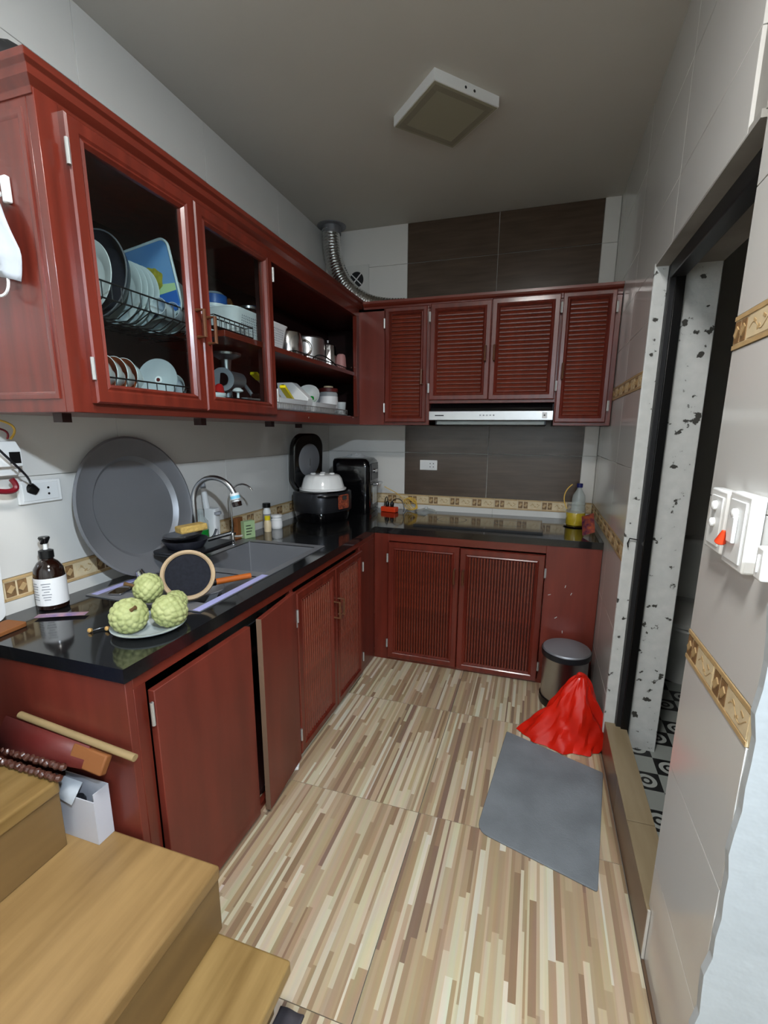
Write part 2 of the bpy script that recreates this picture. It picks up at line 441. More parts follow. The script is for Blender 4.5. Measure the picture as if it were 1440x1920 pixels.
# border (listello) ----------------------------------------------------
def border_mesh(w_, h_):
    b = MB(); t = T
    b.box((0, 0, 0), (w_, t, h_), 0)
    e = .008
    b.box((0, -.002, 0), (w_, 0, e), 2); b.box((0, -.002, h_-e), (w_, 0, h_), 2)
    hh = h_-2*e-.006; z0 = e+.003
    k = hh                      # knot squares
    b.box((.004, -.0015, z0), (.004+k*.62, 0, z0+hh), 1)
    b.box((.010+k*.62, -.0015, z0), (.010+k*1.2, 0, z0+hh), 1)
    for q in (.004, .010+k*.62):
        b.cbox((q+k*.3, -.002, z0+hh/2), (k*.3, .003, hh*.5), (0, .7, 0), 2)
    x0, x1 = .020+k*1.2, w_-.004
    b.box((x0, -.0012, z0), (x1, 0, z0+hh), 0)
    # a sprig in relief
    mid = (x0+x1)/2
    pts = [(x0+.006+(x1-x0-.012)*i/12, -.0009, z0+hh*(.42+.22*math.sin(i*.62))) for i in range(13)]
    b.tube(pts, .0013, 5, 2)
    for q, a in ((.3, .6), (.5, -.5), (.72, .5)): b.cbox((x0+(x1-x0)*q, -.001, z0+hh*(.5+.18*(1 if a > 0 else -1))), (.012, .002, .005), (0, a, 0), 2)
    return b.mesh('border_tile', ['cream', 'border_brown', 'border_tan'])
def border_run(parent, origin, rz, a, b, z0, z1, step=.148):
    n = max(1, round((b-a)/step)); s_ = (b-a)/n; me_ = border_mesh(s_-.0015, z1-z0-.002); R_ = Matrix.Rotation(rz, 3, 'Z')
    for i in range(n):
        p = Vector(origin) + R_ @ Vector((a+i*s_, 0, 0)); p.z += z0+.001
        link('border_tile', me_, parent, p, (0, 0, rz))
border_run(wl, (0, 0, 0), math.pi/2, -2.90, -.002, .838, .9055)

# back wall ------------------------------------------------------------
XT0, XT1 = .561, 1.676
tile_grid(wb, (0, 0, 0), 0, [.0, XT0], zr, 'white_tile')
tile_grid(wb, (0, 0, 0), 0, [XT1, W-.001], zr, 'white_tile')
tile_grid(wb, (0, 0, 0), 0, [XT0, 1.1135, XT1], zr, 'brown_tile', gap=.003, name='brown_tile')
border_run(wb, (0, 0, 0), 0, .002, W-.002, .838, .9055)
tile_grid(wb, (0, 0, 0), 0, frange(0, W-.001, .58), [ZC-.1, .838], 'white_tile')

# right wall beyond the door (with the doorway) -------------------------
YD0, YD1, ZD = -1.12, YN0, 1.882
WT = .20
b = MB(); b.box((W+T, YD0+.012, 0), (W+WT, .2, H)); b.box((W+T, YN0, ZD+.012), (W+WT, YD0+.012, H))
wr = struct(b.build('wall_right', 'concrete'))
# local x = -world y for faces towards -X: rz=-90deg
zr2 = [.9055, 1.195, 1.484]
RO = (W, 0, 0)
yt = [0, .16, .74, 1.118]
tile_grid(wr, RO, -math.pi/2, yt, [0, .26, .55, .838], 'grey_tile')
tile_grid(wr, RO, -math.pi/2, yt, zr2, 'grey_tile')
tile_grid(wr, RO, -math.pi/2, yt, [1.545, 1.71, 1.885], 'grey_tile')
tile_grid(wr, RO, -math.pi/2, [0, .16, .74, 1.33, 1.86], [1.885, 2.06, 2.352, H], 'grey_tile')
border_run(wr, RO, -math.pi/2, .002, 1.118, .838, .9055)
border_run(wr, RO, -math.pi/2, .002, 1.118, 1.484, 1.545)
# plastered reveals of the doorway
pr = MB()
pr.box((W-.001, YD0, .0), (W+.043, YD0+.014, ZD+.012)); pr.box((W+.090, YD0-.004, .04), (W+WT, YD0+.014, ZD+.012))
struct(pr.build('trim_1', 'peeling_paint', bevel=.003))
pr = MB(); pr.box((W+.001, YN0, ZD), (W+.043, YD0, ZD+.014)); pr.box((W+.090, YN0, ZD), (W+WT, YD0, ZD+.014))
struct(pr.build('trim_2', 'concrete'))
# steel door frame, no leaf in it
fr = thing('steel_door_frame', 'dark steel door frame with a small latch hook inside the doorway', 'door frame', (W+.066, YD0, 0))
MB().box((-.023, -.022, .03), (.023, .013, ZD)).build('upright', 'door_frame', fr, bevel=.003)
MB().box((-.006, -.034, .03), (.023, -.022, ZD-.03)).build('stop', 'black', fr, bevel=.002)
MB().box((-.023, YN0-YD0, ZD-.045), (.023, -.022, ZD+.012)).build('head', 'door_frame', fr, bevel=.003)
MB().tube([(-.023, -.010, .93), (-.050, -.012, .935), (-.056, -.012, .915), (-.052, -.012, .90)], .0025, 6).build('latch_hook', 'black', fr)
MB().cyl((.0, -.022, .92), (.0, -.030, .92), .010, n=12).build('latch_bolt', 'steel', fr)

# near part of the right wall, towards the camera
wn = struct(MB().box((XN+T, YN1+.004, 0), (XN+.16, YN0-.004, H)).build('wall_right_near', 'concrete'))
un = [-YN0, -YN1-.001]
RN = (XN, 0, 0)
tile_grid(wn, RN, -math.pi/2, un, [0, .27, .555, .833], 'grey_tile')
tile_grid(wn, RN, -math.pi/2, un, [.901, 1.2, 1.484], 'grey_tile')
tile_grid(wn, RN, -math.pi/2, un, [1.547, 1.77, 2.06, 2.352, H], 'grey_tile')
border_run(wn, RN, -math.pi/2, un[0], un[1], .833, .901, .133)
border_run(wn, RN, -math.pi/2, un[0], un[1], 1.484, 1.547, .133)
struct(MB().box((XN+.002, YN0-.005, 0), (XN+.16, YN0+.0005, ZD+.0)).build('trim_3', 'concrete'))
# partition that carries on to the right: its plaster end face looks at the camera
def rough_plaster():
    b = MB(); n = 60; rnd = random.Random(3); L, Rr = [], []
    prev = 0
    for i in range(n+1):
        z = H*i/n; prev = prev*.6+rnd.uniform(-.006, .006); L.append((XN-.002+prev, z))
    poly = L + [(XF, H), (XF, 0)]
    M = Matrix(((1, 0, 0, 0), (0, 0, -1, YN1), (0, 1, 0, 0), (0, 0, 0, 1)))
    b.prism(poly, -.0, .016, M); return b
struct(MB().box((XN+.16, YN1+.001, 0), (XF, YN1+.12, H)).build('wall_partition', 'concrete'))
mat('plaster_end', '#aeb3b6', .85, var=.08, vscale=(5, 5, 5), bump=.3, bscale=40)
struct(rough_plaster().build('trim_4', 'plaster_end', smooth=False))

# bathroom beyond the doorway ------------------------------------------
struct(MB().box((W+.08, -2.13, -.006), (XF, 0, .05)).build('floor_bathroom', 'motif_tile'))
MB().box((W+.0035, YN1, -.0069), (XN+.001, YN0-.027, 0)).build('floor_tile', 'sill_brown', fl)
# raised sill with tan tiles on top and brown tiles in front
sl = struct(MB().box((W+.012, YN0-.02, -.004), (W+.083, YD0, .138)).build('trim_5', 'concrete'))
for a, b_ in ((YN0-.02, -1.645), (-1.642, YD0-.001)):
    MB().box((W+.004, a, .138), (W+.083, b_, .146)).build('sill_tile', 'sill_tan', sl, bevel=.001)
for a, b_ in ((YN0-.02, -1.46), (-1.457, YD0+.0)):
    MB().box((W+.004, a, .0), (W+.012, b_, .1375)).build('riser_tile', 'sill_brown', sl, bevel=.001)
MB().box((W+.004, YN0-.026, .0), (XN-.001, YN0-.0205, .15)).build('end_tile', 'white_tile', sl)

# ================================================================== CABINETS
PROF = [(0, 0), (0, .017), (.004, .021), (.034, .021), (.040, .017), (.046, .020), (.052, .012), (.052, 0)]
def prof(fw, t=.021):
    return [(0, 0), (0, t-.004), (.004, t), (fw-.018, t), (fw-.013, t-.004), (fw-.007, t-.001), (fw, t-.009), (fw, 0)]
slat_cache = {}
def pull(parent, x, z, L=.075, out=.028, y=-.021, r=.0055, m='brass', horizontal=False):
    b = MB()
    b.tube([(x, y, z-L/2), (x, y-out, z-L/2), (x, y-out, z+L/2), (x, y, z+L/2)], r, 8)
    return b.build('handle', m, parent)
def hinge(parent, x, z, L=.05, y=-.02):
    b = MB(); b.cyl((x, y-.002, z-L/2), (x, y-.002, z+L/2), .0045, n=8); b.box((x-.002, y-.001, z-L/2), (x+.006, y+.003, z+L/2))
    return b.build('hinge', 'wire_light', parent)
def door(parent, x, z, w_, h_, fill, fw=.05, m='wood', handle=None, hz=None, hinge_side=None, pitch=.021, y=0., rot=0., name='door'):
    """framed door whose lower left corner is at local (x, y, z); front to -Y"""
    b = MB(); b.ring(w_, h_, prof(fw))
    d = b.build(name, m, parent, (x, y, z), (0, 0, rot))
    iw, ih = w_-2*fw, h_-2*fw
    if fill == 'glass':
        p = MB().box((fw-.004, -.008, fw-.004), (w_-fw+.004, -.004, h_-fw+.004)).build('pane', 'pane', d)
    else:
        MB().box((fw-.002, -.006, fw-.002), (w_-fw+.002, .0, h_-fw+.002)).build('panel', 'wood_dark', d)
    if fill == 'hslat':
        n = round(ih/pitch); s_ = ih/n; key = ('h', round(iw, 3), round(s_, 4))
        if key not in slat_cache:
            slat_cache[key] = MB().prism([(0, 0), (0, s_*.92), (-.004, s_*.92), (-.011, s_*.25), (-.010, .0)], 0, iw,
                Matrix(((0, 0, 1, 0), (1, 0, 0, 0), (0, 1, 0, 0), (0, 0, 0, 1)))).mesh('slat', 'wood_slat', smooth=False)
        for i in range(n): link('slat', slat_cache[key], d, (fw, -.005, fw+i*s_))
    if fill == 'vslat':
        n = round(iw/pitch); s_ = iw/n; key = ('v', round(ih, 3), round(s_, 4))
        if key not in slat_cache:
            slat_cache[key] = MB().prism([(0, 0), (s_*.06, -.006), (s_*.24, -.0105), (s_*.58, -.0105), (s_*.78, -.006), (s_*.84, 0)], 0, ih).mesh('slat', 'wood_slat')
        for i in range(n): link('slat', slat_cache[key], d, (fw+i*s_, -.005, fw))
    if handle == 'R': pull(d, w_-.022, hz-z if hz else h_/2)
    if handle == 'L': pull(d, .022, hz-z if hz else h_/2)
    if hinge_side:
        hx = -.004 if hinge_side == 'L' else w_+.004
        for q in (.13, .87): hinge(d, hx, h_*q)
    return d
def panel(parent, name, a, b_, m='wood', bevel=.0015):
    return MB().box(a, b_).build(name, m, parent, bevel=bevel)

# ---- base cabinets, long run under the sink (local x = world y - YE, local y = depth)
ZR = .765
c1 = thing('base_cabinet', 'long dark red sink base cabinet with plain and ribbed doors, one ajar', 'cabinet', (DC, YE, 0), math.pi/2)
LL = -DB - YE       # up to the inner corner
panel(c1, 'end_panel', (0, 0.0005, 0), (.02, DC-.002, ZR), 'wood_flat')
panel(c1, 'bottom_panel', (.02, .02, .03), (LL+.5, DC-.002, .05), 'wood_dark')
panel(c1, 'back_panel', (.02, DC-.02, .05), (LL+.5, DC-.002, ZR), 'wood_dark')
panel(c1, 'rail', (.02, 0, .735), (LL, .02, ZR), 'wood_x')
panel(c1, 'rail', (.02, 0, .0), (LL, .02, .025), 'wood_x')
panel(c1, 'stile', (.02, 0, .025), (.055, .02, .735), 'wood')
panel(c1, 'stile', (.735, 0, .025), (.755, .02, .735), 'wood')
panel(c1, 'stile', (1.445, -.001, .025), (LL-.001, .02, .735), 'wood')
# plain doors
d1 = panel(c1, 'door', (.060, -.018, .012), (.452, .002, .712), 'wood_flat', .002)
hinge(d1, .052, .655, .06, -.014); hinge(d1, .052, .10, .06, -.014)
d2 = MB().box((-.268, -.018, .0), (0, .0, .716)).build('door', 'wood_flat', c1, (.742, -.002, .014), (0, 0, math.radians(5)), bevel=.002)
MB().box((-.2695, -.018, .0), (-.2682, .0, .716)).build('edge_band', 'raw_edge', d2)
hinge(d2, .006, .60, .06, -.012)
# ribbed doors
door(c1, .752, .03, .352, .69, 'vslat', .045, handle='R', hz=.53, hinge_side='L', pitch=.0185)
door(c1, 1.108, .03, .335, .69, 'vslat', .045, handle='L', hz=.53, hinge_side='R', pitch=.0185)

# ---- base cabinet under the hob
c2 = thing('base_cabinet', 'dark red hob base cabinet with two wide ribbed doors and a scratched side panel', 'cabinet', (DC+.001, -DB, 0))
WW = W-.002-(DC+.001)
panel(c2, 'stile', (0, 0, 0), (.088, .02, ZR), 'wood')
panel(c2, 'rail', (.088, 0, .722), (.93, .02, ZR), 'wood_x')
panel(c2, 'rail', (.088, 0, 0), (.93, .02, .022), 'wood_x')
panel(c2, 'side_panel', (.93, 0, 0), (WW, .02, ZR), 'wood_flat')
panel(c2, 'bottom_panel', (0, .021, .03), (WW, DB-.003, .05), 'wood_dark')
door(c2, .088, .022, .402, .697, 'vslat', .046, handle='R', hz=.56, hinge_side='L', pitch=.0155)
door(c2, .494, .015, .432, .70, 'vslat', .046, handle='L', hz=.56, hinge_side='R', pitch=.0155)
for px, py, a in ((1071, 1114, .4), (1042, 1158, .9), (1054, 1185, -.1), (1030, 1115, 1.2), (1060, 1100, .2)):
    p = aty(px, py, -DB-.0006); MB().cbox((p.x-(DC+.001), -.0004, p.z), (.0028, .0006, .014), (0, a, 0)).build('scratch', 'porcelain_grey', c2)

# ---- worktop
OV = .006
def worktop():
    b = MB(); z0, z1 = ZR, ZC; X1 = DC+OV; y0 = YE-OV; y1 = -.001
    xo, yo0, yo1 = (.075, .492), -1.965, -1.160
    xsx = [.0012, xo[0], xo[1], X1]; ysy = [y0, yo0, yo1, y1]
    for i in range(3):
        for j in range(3):
            if i == 1 and j == 1: continue
            b.box((xsx[i], ysy[j], z0), (xsx[i+1], ysy[j+1], z1))
    b.box((X1, -DB-OV, z0), (W-.0015, y1, z1))
    # merge touching blocks into one slab outline
    return b
wk = worktop()
me = wk.mesh('worktop', 'granite', smooth=False)
bm = bmesh.new(); bm.from_mesh(me); bmesh.ops.remove_doubles(bm, verts=bm.verts, dist=1e-5)
seen = {}
for f in list(bm.faces):
    k = tuple(sorted(v.index for v in f.verts)); seen.setdefault(k, []).append(f)
kill = [f for fs in seen.values() if len(fs) > 1 for f in fs]
bmesh.ops.delete(bm, geom=kill, context='FACES_ONLY'); bm.to_mesh(me); bm.free()
tag(link('worktop', me), 'glossy black granite worktop running round the corner', 'worktop')

# ---- sink
sk = thing('sink', 'stainless double bowl sink set in the black worktop with lilac film on its rim', 'sink', (0, 0, ZC))
def bowl_ring(b, x0, x1, y0, y1, depth, r=.03):
    def rr(i, z): return [(x+(x0+x1)/2, y+(y0+y1)/2, z) for x, y in rrect(x1-x0-2*i, y1-y0-2*i, max(.004, r-i*.3), 4)]
    loft(b, [rr(0, .0035), rr(.0, -.005), rr(.006, -depth*.85), rr(.03, -depth)], cap=False)
    n = len(rr(0, 0)); k = len(b.v); b.add(rr(.03, -depth), [tuple(range(n))])
def flange(b):
    X0, X1, Y0, Y1 = .062, .505, -1.985, -1.145; B = [(.155, .475, -1.925, -1.645), (.125, .475, -1.595, -1.185)]
    z = .0035
    xs_ = [X0, .125, .155, .475, X1]; ys_ = [Y0, -1.925, -1.645, -1.595, -1.185, Y1]
    for i in range(4):
        for j in range(5):
            cx, cy = (xs_[i]+xs_[i+1])/2, (ys_[j]+ys_[j+1])/2
            if any(q[0] < cx < q[1] and q[2] < cy < q[3] for q in B): continue
            b.box((xs_[i], ys_[j], .0005), (xs_[i+1], ys_[j+1], z))
    return B
b = MB(); Bs = flange(b); b.build('flange', 'steel_dull', sk, smooth=False)
for (x0, x1, y0, y1), nm in zip(Bs, ('bowl', 'bowl')):
    b = MB(); bowl_ring(b, x0, x1, y0, y1, .19, .006); o = b.build(nm, 'steel_dull', sk)
    MB().lathe([(0, .003), (.03, .003), (.036, .0), (.0, -.001)], 20).build('drain', 'chrome', o, ((x0+x1)/2, (y0+y1)/2, -.187))
MB().box((.478, -1.985, .0036), (.503, -1.62, .0046)).build('rim_film', 'lilac', sk)
MB().box((.075, -1.975, .0036), (.10, -1.70, .0046)).build('rim_film', 'lilac', sk)

# ---- upper left cabinet (glass doors and open shelf)
c3 = thing('wall_cabinet', 'dark red wall cabinet with two glass doors and an open shelf bay', 'cabinet', (DU, YU, 0), math.pi/2)
L3 = -.002-YU            # runs to the back wall
LF = -DUB-YU             # visible front ends at the corner
HH = ZT-.03
panel(c3, 'side_panel', (0, .0185, ZB), (.02, DU-.002, HH), 'wood')
panel(c3, 'end_panel', (L3-.012, .02, ZB+.021), (L3-.001, DU-.015, HH-.021), 'wood_dark')
b = MB(); b.ring(.33, HH-ZB-.06, [(0, 0), (0, .004), (.01, .004), (.016, 0)], x0=.0); 
b.build('side_moulding', 'wood', c3, (0, .36, ZB+.03), (0, 0, -math.pi/2))
panel(c3, 'bottom_panel', (.02, 0, ZB), (L3, DU-.002, ZB+.02), 'wood')
panel(c3, 'top_panel', (.02, .0, HH-.02), (L3, DU-.002, HH), 'wood')
panel(c3, 'back_panel', (.02, DU-.014, ZB+.02), (L3, DU-.003, HH-.02), 'wood_dark')
panel(c3, 'rail', (.02, -.004, ZB+.0), (LF, .018, ZB+.045), 'wood_x')
panel(c3, 'rail', (.02, -.004, 1.955), (LF, .018, HH), 'wood_x')
panel(c3, 'stile', (0, -.0045, ZB), (.052, .018, HH), 'wood')
panel(c3, 'stile', (.820, -.001, ZB+.045), (.860, .018, 1.955), 'wood')
panel(c3, 'stile', (LF-.040, -.0045, ZB+.045), (LF, .018, 1.955), 'wood')
panel(c3, 'divider', (.842, .018, ZB+.02), (.858, .05, HH-.02), 'wood_dark')
panel(c3, 'shelf', (.59, .012, 1.636), (L3-.013, DU-.016, 1.656), 'wood_x')
# cornice with a stepped profile, mitred round the free end
def cornice(prof_, path):
    b = MB(); n = len(prof_); vs_ = []
    for (px, py), (nx, ny) in path:
        for o_, z in prof_: vs_.append((px+nx*o_, py+ny*o_, z))
    fs = []
    for i in range(len(path)-1):
        for k in range(n): l = (k+1) % n; fs.append((i*n+k, i*n+l, (i+1)*n+l, (i+1)*n+k))
    fs += [tuple(range(n)), tuple(range((len(path)-1)*n, len(path)*n))]
    b.add(vs_, fs); return b
CP = [(-.02, HH-.012), (.003, HH-.012), (.004, HH), (.018, HH+.012), (.021, HH+.026), (.030, HH+.032), (.030, HH+.046), (-.02, HH+.046)]
cornice(CP, [((0, DU-.003), (-1, 0)), ((0, 0), (-1, -1)), ((LF+.02, 0), (0, -1))]).build('cornice', 'wood_x', c3, smooth=False, bevel=.001)
door(c3, .048, 1.385, .384, .595, 'glass', .046, handle='R', hz=1.635, hinge_side='L', name='door', y=-.004)
door(c3, .436, 1.385, .410, .590, 'glass', .046, handle='L', hz=1.625, hinge_side='R', name='door', y=-.004)
for x, y in ((.05, .10), (.50, .06), (.93, .06), (1.53, .25)):
    MB().box((x, y, ZB-.022), (x+.025, y+.03, ZB)).build('bracket', 'wood_dark', c3)
for px, py in ((659, 689), (665, 689), (665, 710), (661, 783), (667, 783), (579, 783)):
    p = atx(px, py, DU+.005); MB().lathe([(0, 0), (.004, 0), (.003, .0015), (0, .002)], 8, Matrix.Translation((p.y-YU, -.005, p.z)) @ Matrix.Rotation(math.pi/2, 4, 'X')).build('screw', 'steel_bright', c3)

# ---- upper back cabinet
X4 = DU+.001
c4 = thing('wall_cabinet', 'dark red wall cabinet over the hob with four horizontally ribbed doors', 'cabinet', (X4, -DUB, 0))
W4 = W-.003-X4
dd = DUB-.003
xa, xb_ = .818-X4, 1.482-X4
panel(c4, 'corner_panel', (0, 0, ZB), (.155, .018, HH), 'wood_flat')
panel(c4, 'side_panel', (W4-.018, .018, ZB), (W4, dd, HH), 'wood')
panel(c4, 'side_panel', (xa-.016, .018, ZB), (xa, dd, 1.49), 'wood')
panel(c4, 'side_panel', (xb_, .018, ZB), (xb_+.016, dd, 1.49), 'wood')
panel(c4, 'top_panel', (0, 0, HH-.018), (W4, dd, HH), 'wood')
panel(c4, 'bottom_panel', (0.0, .018, ZB), (xa, dd, ZB+.018), 'wood')
panel(c4, 'bottom_panel', (xb_+.016, .018, ZB), (W4, dd, ZB+.018), 'wood')
panel(c4, 'bottom_panel', (xa, .0, 1.480), (xb_, dd, 1.498), 'wood')
panel(c4, 'face_frame', (.155, .003, ZB), (xa, .018, HH-.019), 'wood')
panel(c4, 'face_frame', (xa, .003, 1.498), (xb_, .018, HH-.019), 'wood')
panel(c4, 'face_frame', (xb_, .003, ZB), (W4, .018, HH-.019), 'wood')
cornice([(-.02, HH+.0), (.004, HH-.006), (.006, HH+.004), (.016, HH+.012), (.022, HH+.020), (.022, HH+.032), (-.02, HH+.032)],
        [((.035, 0), (0, -1)), ((W4, 0), (0, -1))]).build('cornice', 'wood_x', c4, smooth=False)
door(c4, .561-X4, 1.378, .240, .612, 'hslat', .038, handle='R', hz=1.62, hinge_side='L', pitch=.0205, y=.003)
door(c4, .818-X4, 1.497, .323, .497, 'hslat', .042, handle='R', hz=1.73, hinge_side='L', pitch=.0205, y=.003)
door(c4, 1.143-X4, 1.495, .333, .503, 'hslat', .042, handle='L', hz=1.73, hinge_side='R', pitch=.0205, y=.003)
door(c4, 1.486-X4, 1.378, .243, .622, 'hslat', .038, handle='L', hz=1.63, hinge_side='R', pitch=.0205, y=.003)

# ---- range hood
hd = thing('range_hood', 'slim stainless range hood with dark visor under the wall cabinet', 'hood', (.82, -DUB, 1.375))
hw = 1.480-.82
MB().box((.0, .03, .018), (hw, .40, .10)).build('body', 'dark_metal', hd, bevel=.002)
b = MB(); b.prism([(0.012, .066), (.03, .104), (.035, .104), (.035, .062)], .004, hw-.004, Matrix(((0, 0, 1, 0), (1, 0, 0, 0), (0, 1, 0, 0), (0, 0, 0, 1)))); b.build('visor', 'black_gloss', hd)
fp = MB().box((0, -.012, .014), (hw, .03, .063)).build('front_panel', 'steel', hd, bevel=.002)
for i in range(5): MB().cyl((.285+i*.018, -.012, .040), (.285+i*.018, -.015, .040), .0042, n=10).build('button', 'print_grey', fp)
MB().box((.035, -.0128, .036), (.085, -.012, .042)).build('maker_mark', 'dark_metal', fp)
MB().box((hw-.055, -.0128, .024), (hw-.03, -.012, .054)).build('sticker', 'label_white', fp)
MB().box((hw-.047, -.0134, .036), (hw-.039, -.0128, .043)).build('sticker_mark', 'black', fp)
MB().box((.03, .02, -.012), (hw-.03, .36, .018)).build('filter_tray', 'dark_metal', hd, bevel=.004)
MB().box((.04, .015, -.010), (hw-.04, .045, .012)).build('light_cover', 'clear_plastic', hd, bevel=.004)

# ---- flexible duct
def duct():
    path = bez((.088, -.095, 2.555), (.088, -.095, 2.38), (.13, -.10, 2.20), (.34, -.12, 2.105), 60) + bez((.34, -.12, 2.105), (.42, -.13, 2.07), (.52, -.15, 2.055), (.60, -.16, 2.05), 14)[1:]
    # even resample for corrugation
    P = [path[0]]; acc = 0
    for a, b_ in zip(path, path[1:]):
        L = (b_-a).length; n = max(1, int(L/.004))
        for i in range(1, n+1): P.append(a+(b_-a)*i/n)
    r = [.054+.0045*math.sin(i*2*math.pi/4.) for i in range(len(P))]
    return MB().tube(P, r, 22)
dt = thing('exhaust_duct', 'silver flexible exhaust duct curving from ceiling corner down behind wall cabinet', 'duct', (0, 0, 0))
duct().build('hose', 'foil', dt, angle=60)
b = MB(); b.lathe([(.054, -.03), (.058, -.03), (.058, .012), (.09, .014), (.09, .018), (.0, .018)], 24, Matrix.Translation((.092, -.095, 2.559))); b.build('collar', 'steel_dull', dt)

# ---- vent in back wall
vn = thing('wall_vent', 'square white wall vent plate with round dark opening and cross bars', 'vent', (.232, 0, 2.285))
MB().box((-.075, -.006, -.085), (.075, -.0005, .085)).build('plate', 'white_tile_upper', vn, bevel=.002)
MB().lathe([(0, 0), (.047, 0), (.047, .003), (0, .003)], 28).build('opening', 'black_soft', vn, (-.01, -.006, 0), (math.pi/2, 0, 0))
b = MB(); b.cbox((-.01, -.011, 0), (.094, .003, .006), (0, .75, 0)); b.cbox((-.01, -.011, 0), (.094, .003, .006), (0, -.8, 0)); b.build('cross_bar', 'white_plastic', vn)

# ================================================================== LAMPS
def panel_lamp(label, x, y, rz, on):
    t = thing('ceiling_lamp', label, 'lamp', (x, y, H), rz)
    s = .148
    b = MB()
    M = Matrix.Rotation(math.pi/2, 4, 'X')
    b.ring(2*s, 2*s, [(0, 0), (0, .036), (.003, .037), (.005, .036), (.005, 0)], x0=-s, z0=-s, M=Matrix.Rotation(math.pi/2, 4, 'X') @ Matrix.Scale(1, 4))
    o = b.build('housing', 'white_plastic', t)
    # ring() builds in XZ facing -Y; turned about X it faces up, so flip it
    for v in o.data.vertices: v.co.z = -abs(v.co.z)
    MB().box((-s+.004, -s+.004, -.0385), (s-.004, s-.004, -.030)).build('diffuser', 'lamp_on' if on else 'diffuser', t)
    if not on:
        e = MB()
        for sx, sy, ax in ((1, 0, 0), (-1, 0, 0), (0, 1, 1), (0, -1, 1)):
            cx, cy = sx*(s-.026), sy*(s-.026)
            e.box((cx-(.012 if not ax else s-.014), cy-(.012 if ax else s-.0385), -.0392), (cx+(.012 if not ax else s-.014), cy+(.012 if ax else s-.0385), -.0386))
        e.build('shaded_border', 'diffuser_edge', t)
        h = MB()
        for q in (-.02, .02): h.cyl((q+.01, -s-.0005, -.018), (q+.01, -s+.002, -.018), .005, n=10)
        h.build('vent_hole', 'black_soft', t)
    return t
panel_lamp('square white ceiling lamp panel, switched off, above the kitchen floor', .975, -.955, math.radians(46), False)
panel_lamp('square white ceiling lamp panel, lit, above the foot of the stairs', 1.27, -2.77, math.radians(10), True)
pb = thing('pendant_lamp', 'lit bulb in a tilted metal shade hanging in the next room', 'lamp', (1.80, -3.165, 2.0))
MB().lathe([(0, -.035), (.02, -.03), (.033, -.012), (.034, .004), (.026, .026), (.016, .036), (0, .036)], 24).build('bulb', 'bulb_on', pb)
SH = Vector((.461, .275, .844)).to_track_quat('Z', 'Y').to_matrix().to_4x4()
MB().lathe([(.085, -.004), (.082, .030), (.064, .062), (.03, .084), (0, .088), (0, .092), (.032, .088), (.067, .065), (.086, .032), (.089, -.004)], 40, SH, closed=False).build('shade', 'white_plastic', pb)
MB().cyl(SH @ Vector((0, 0, .03)), SH @ Vector((0, 0, .12)), .018, n=16).build('socket', 'black', pb)
MB().cyl((.05, .03, .10), (.05, .03, H-2.0), .003, n=6).build('cord', 'black', pb)

# ================================================================== STAIRS
st = thing('staircase', 'yellowish timber steps rising to the left beside the sink cabinet', 'stairs', (0, 0, 0))
YS = YE-.012; YS2 = -3.9
def tread(x0, x1, z, m, yf):
    MB().box((x0, YS2, z-.035), (x1, yf, z)).build('tread', m, st, bevel=.006, seg=3)
    MB().box((x0+.02, YS2, z-.18 if z < .3 else z-.179), (x1-(.05 if z < .3 else .006), yf-.001, z-.0352)).build('riser', 'stair_riser', st, bevel=.002)
tread(.60, .975, .18, 'stair_wood_b', -2.330)
tread(.25, .795, .36, 'stair_wood', YS)
tread(.002, .425, .54, 'stair_wood_b', -2.385)

# ================================================================== ON THE FLOOR
mt = MB()
P = [atz(u, v, .006) for u, v in ((950, 1371), (1131, 1449), (1121, 1672), (893, 1556))]
def rounded_poly(P, r, n=5):
    out = []
    for i in range(4):
        a, b_, c = P[i-1], P[i], P[(i+1) % 4]; ri = r[i]
        p0 = b_+(a-b_).normalized()*ri; p1 = b_+(c-b_).normalized()*ri
        for k in range(n+1):
            t = k/n; out.append(((1-t)**2*p0+2*t*(1-t)*b_+t*t*p1))
    return [(p.x, p.y) for p in out]
mt.prism(rounded_poly(P, (.008, .008, .01, .045)), .001, .007)
tag(mt.build('floor_mat', 'mat_grey', bevel=.002), 'grey felt mat lying on the striped floor in front of the doorway', 'mat')

# pedal bin
bn = thing('pedal_bin', 'small round steel pedal bin with grey lid in the corner by the doorway', 'bin', (1.618, -.775, 0))
MB().lathe([(0, 0), (.108, 0), (.112, .012), (.112, .04), (.108, .042)], 40).build('base', 'black', bn)
MB().lathe([(.106, .04), (.106, .262), (.108, .265), (.102, .265), (.102, .05), (0, .05)], 40).build('body', 'steel', bn)
MB().lathe([(.113, .262), (.114, .284), (.108, .294), (.06, .302), (0, .304)], 40).build('lid', 'steel_dull', bn)
MB().lathe([(.1145, .258), (.1155, .262), (.1155, .285), (.1135, .287)], 40).build('lid_rim', 'dark_metal', bn)
MB().box((-.03, -.145, .012), (.03, -.10, .02)).build('pedal', 'black', bn, bevel=.003)
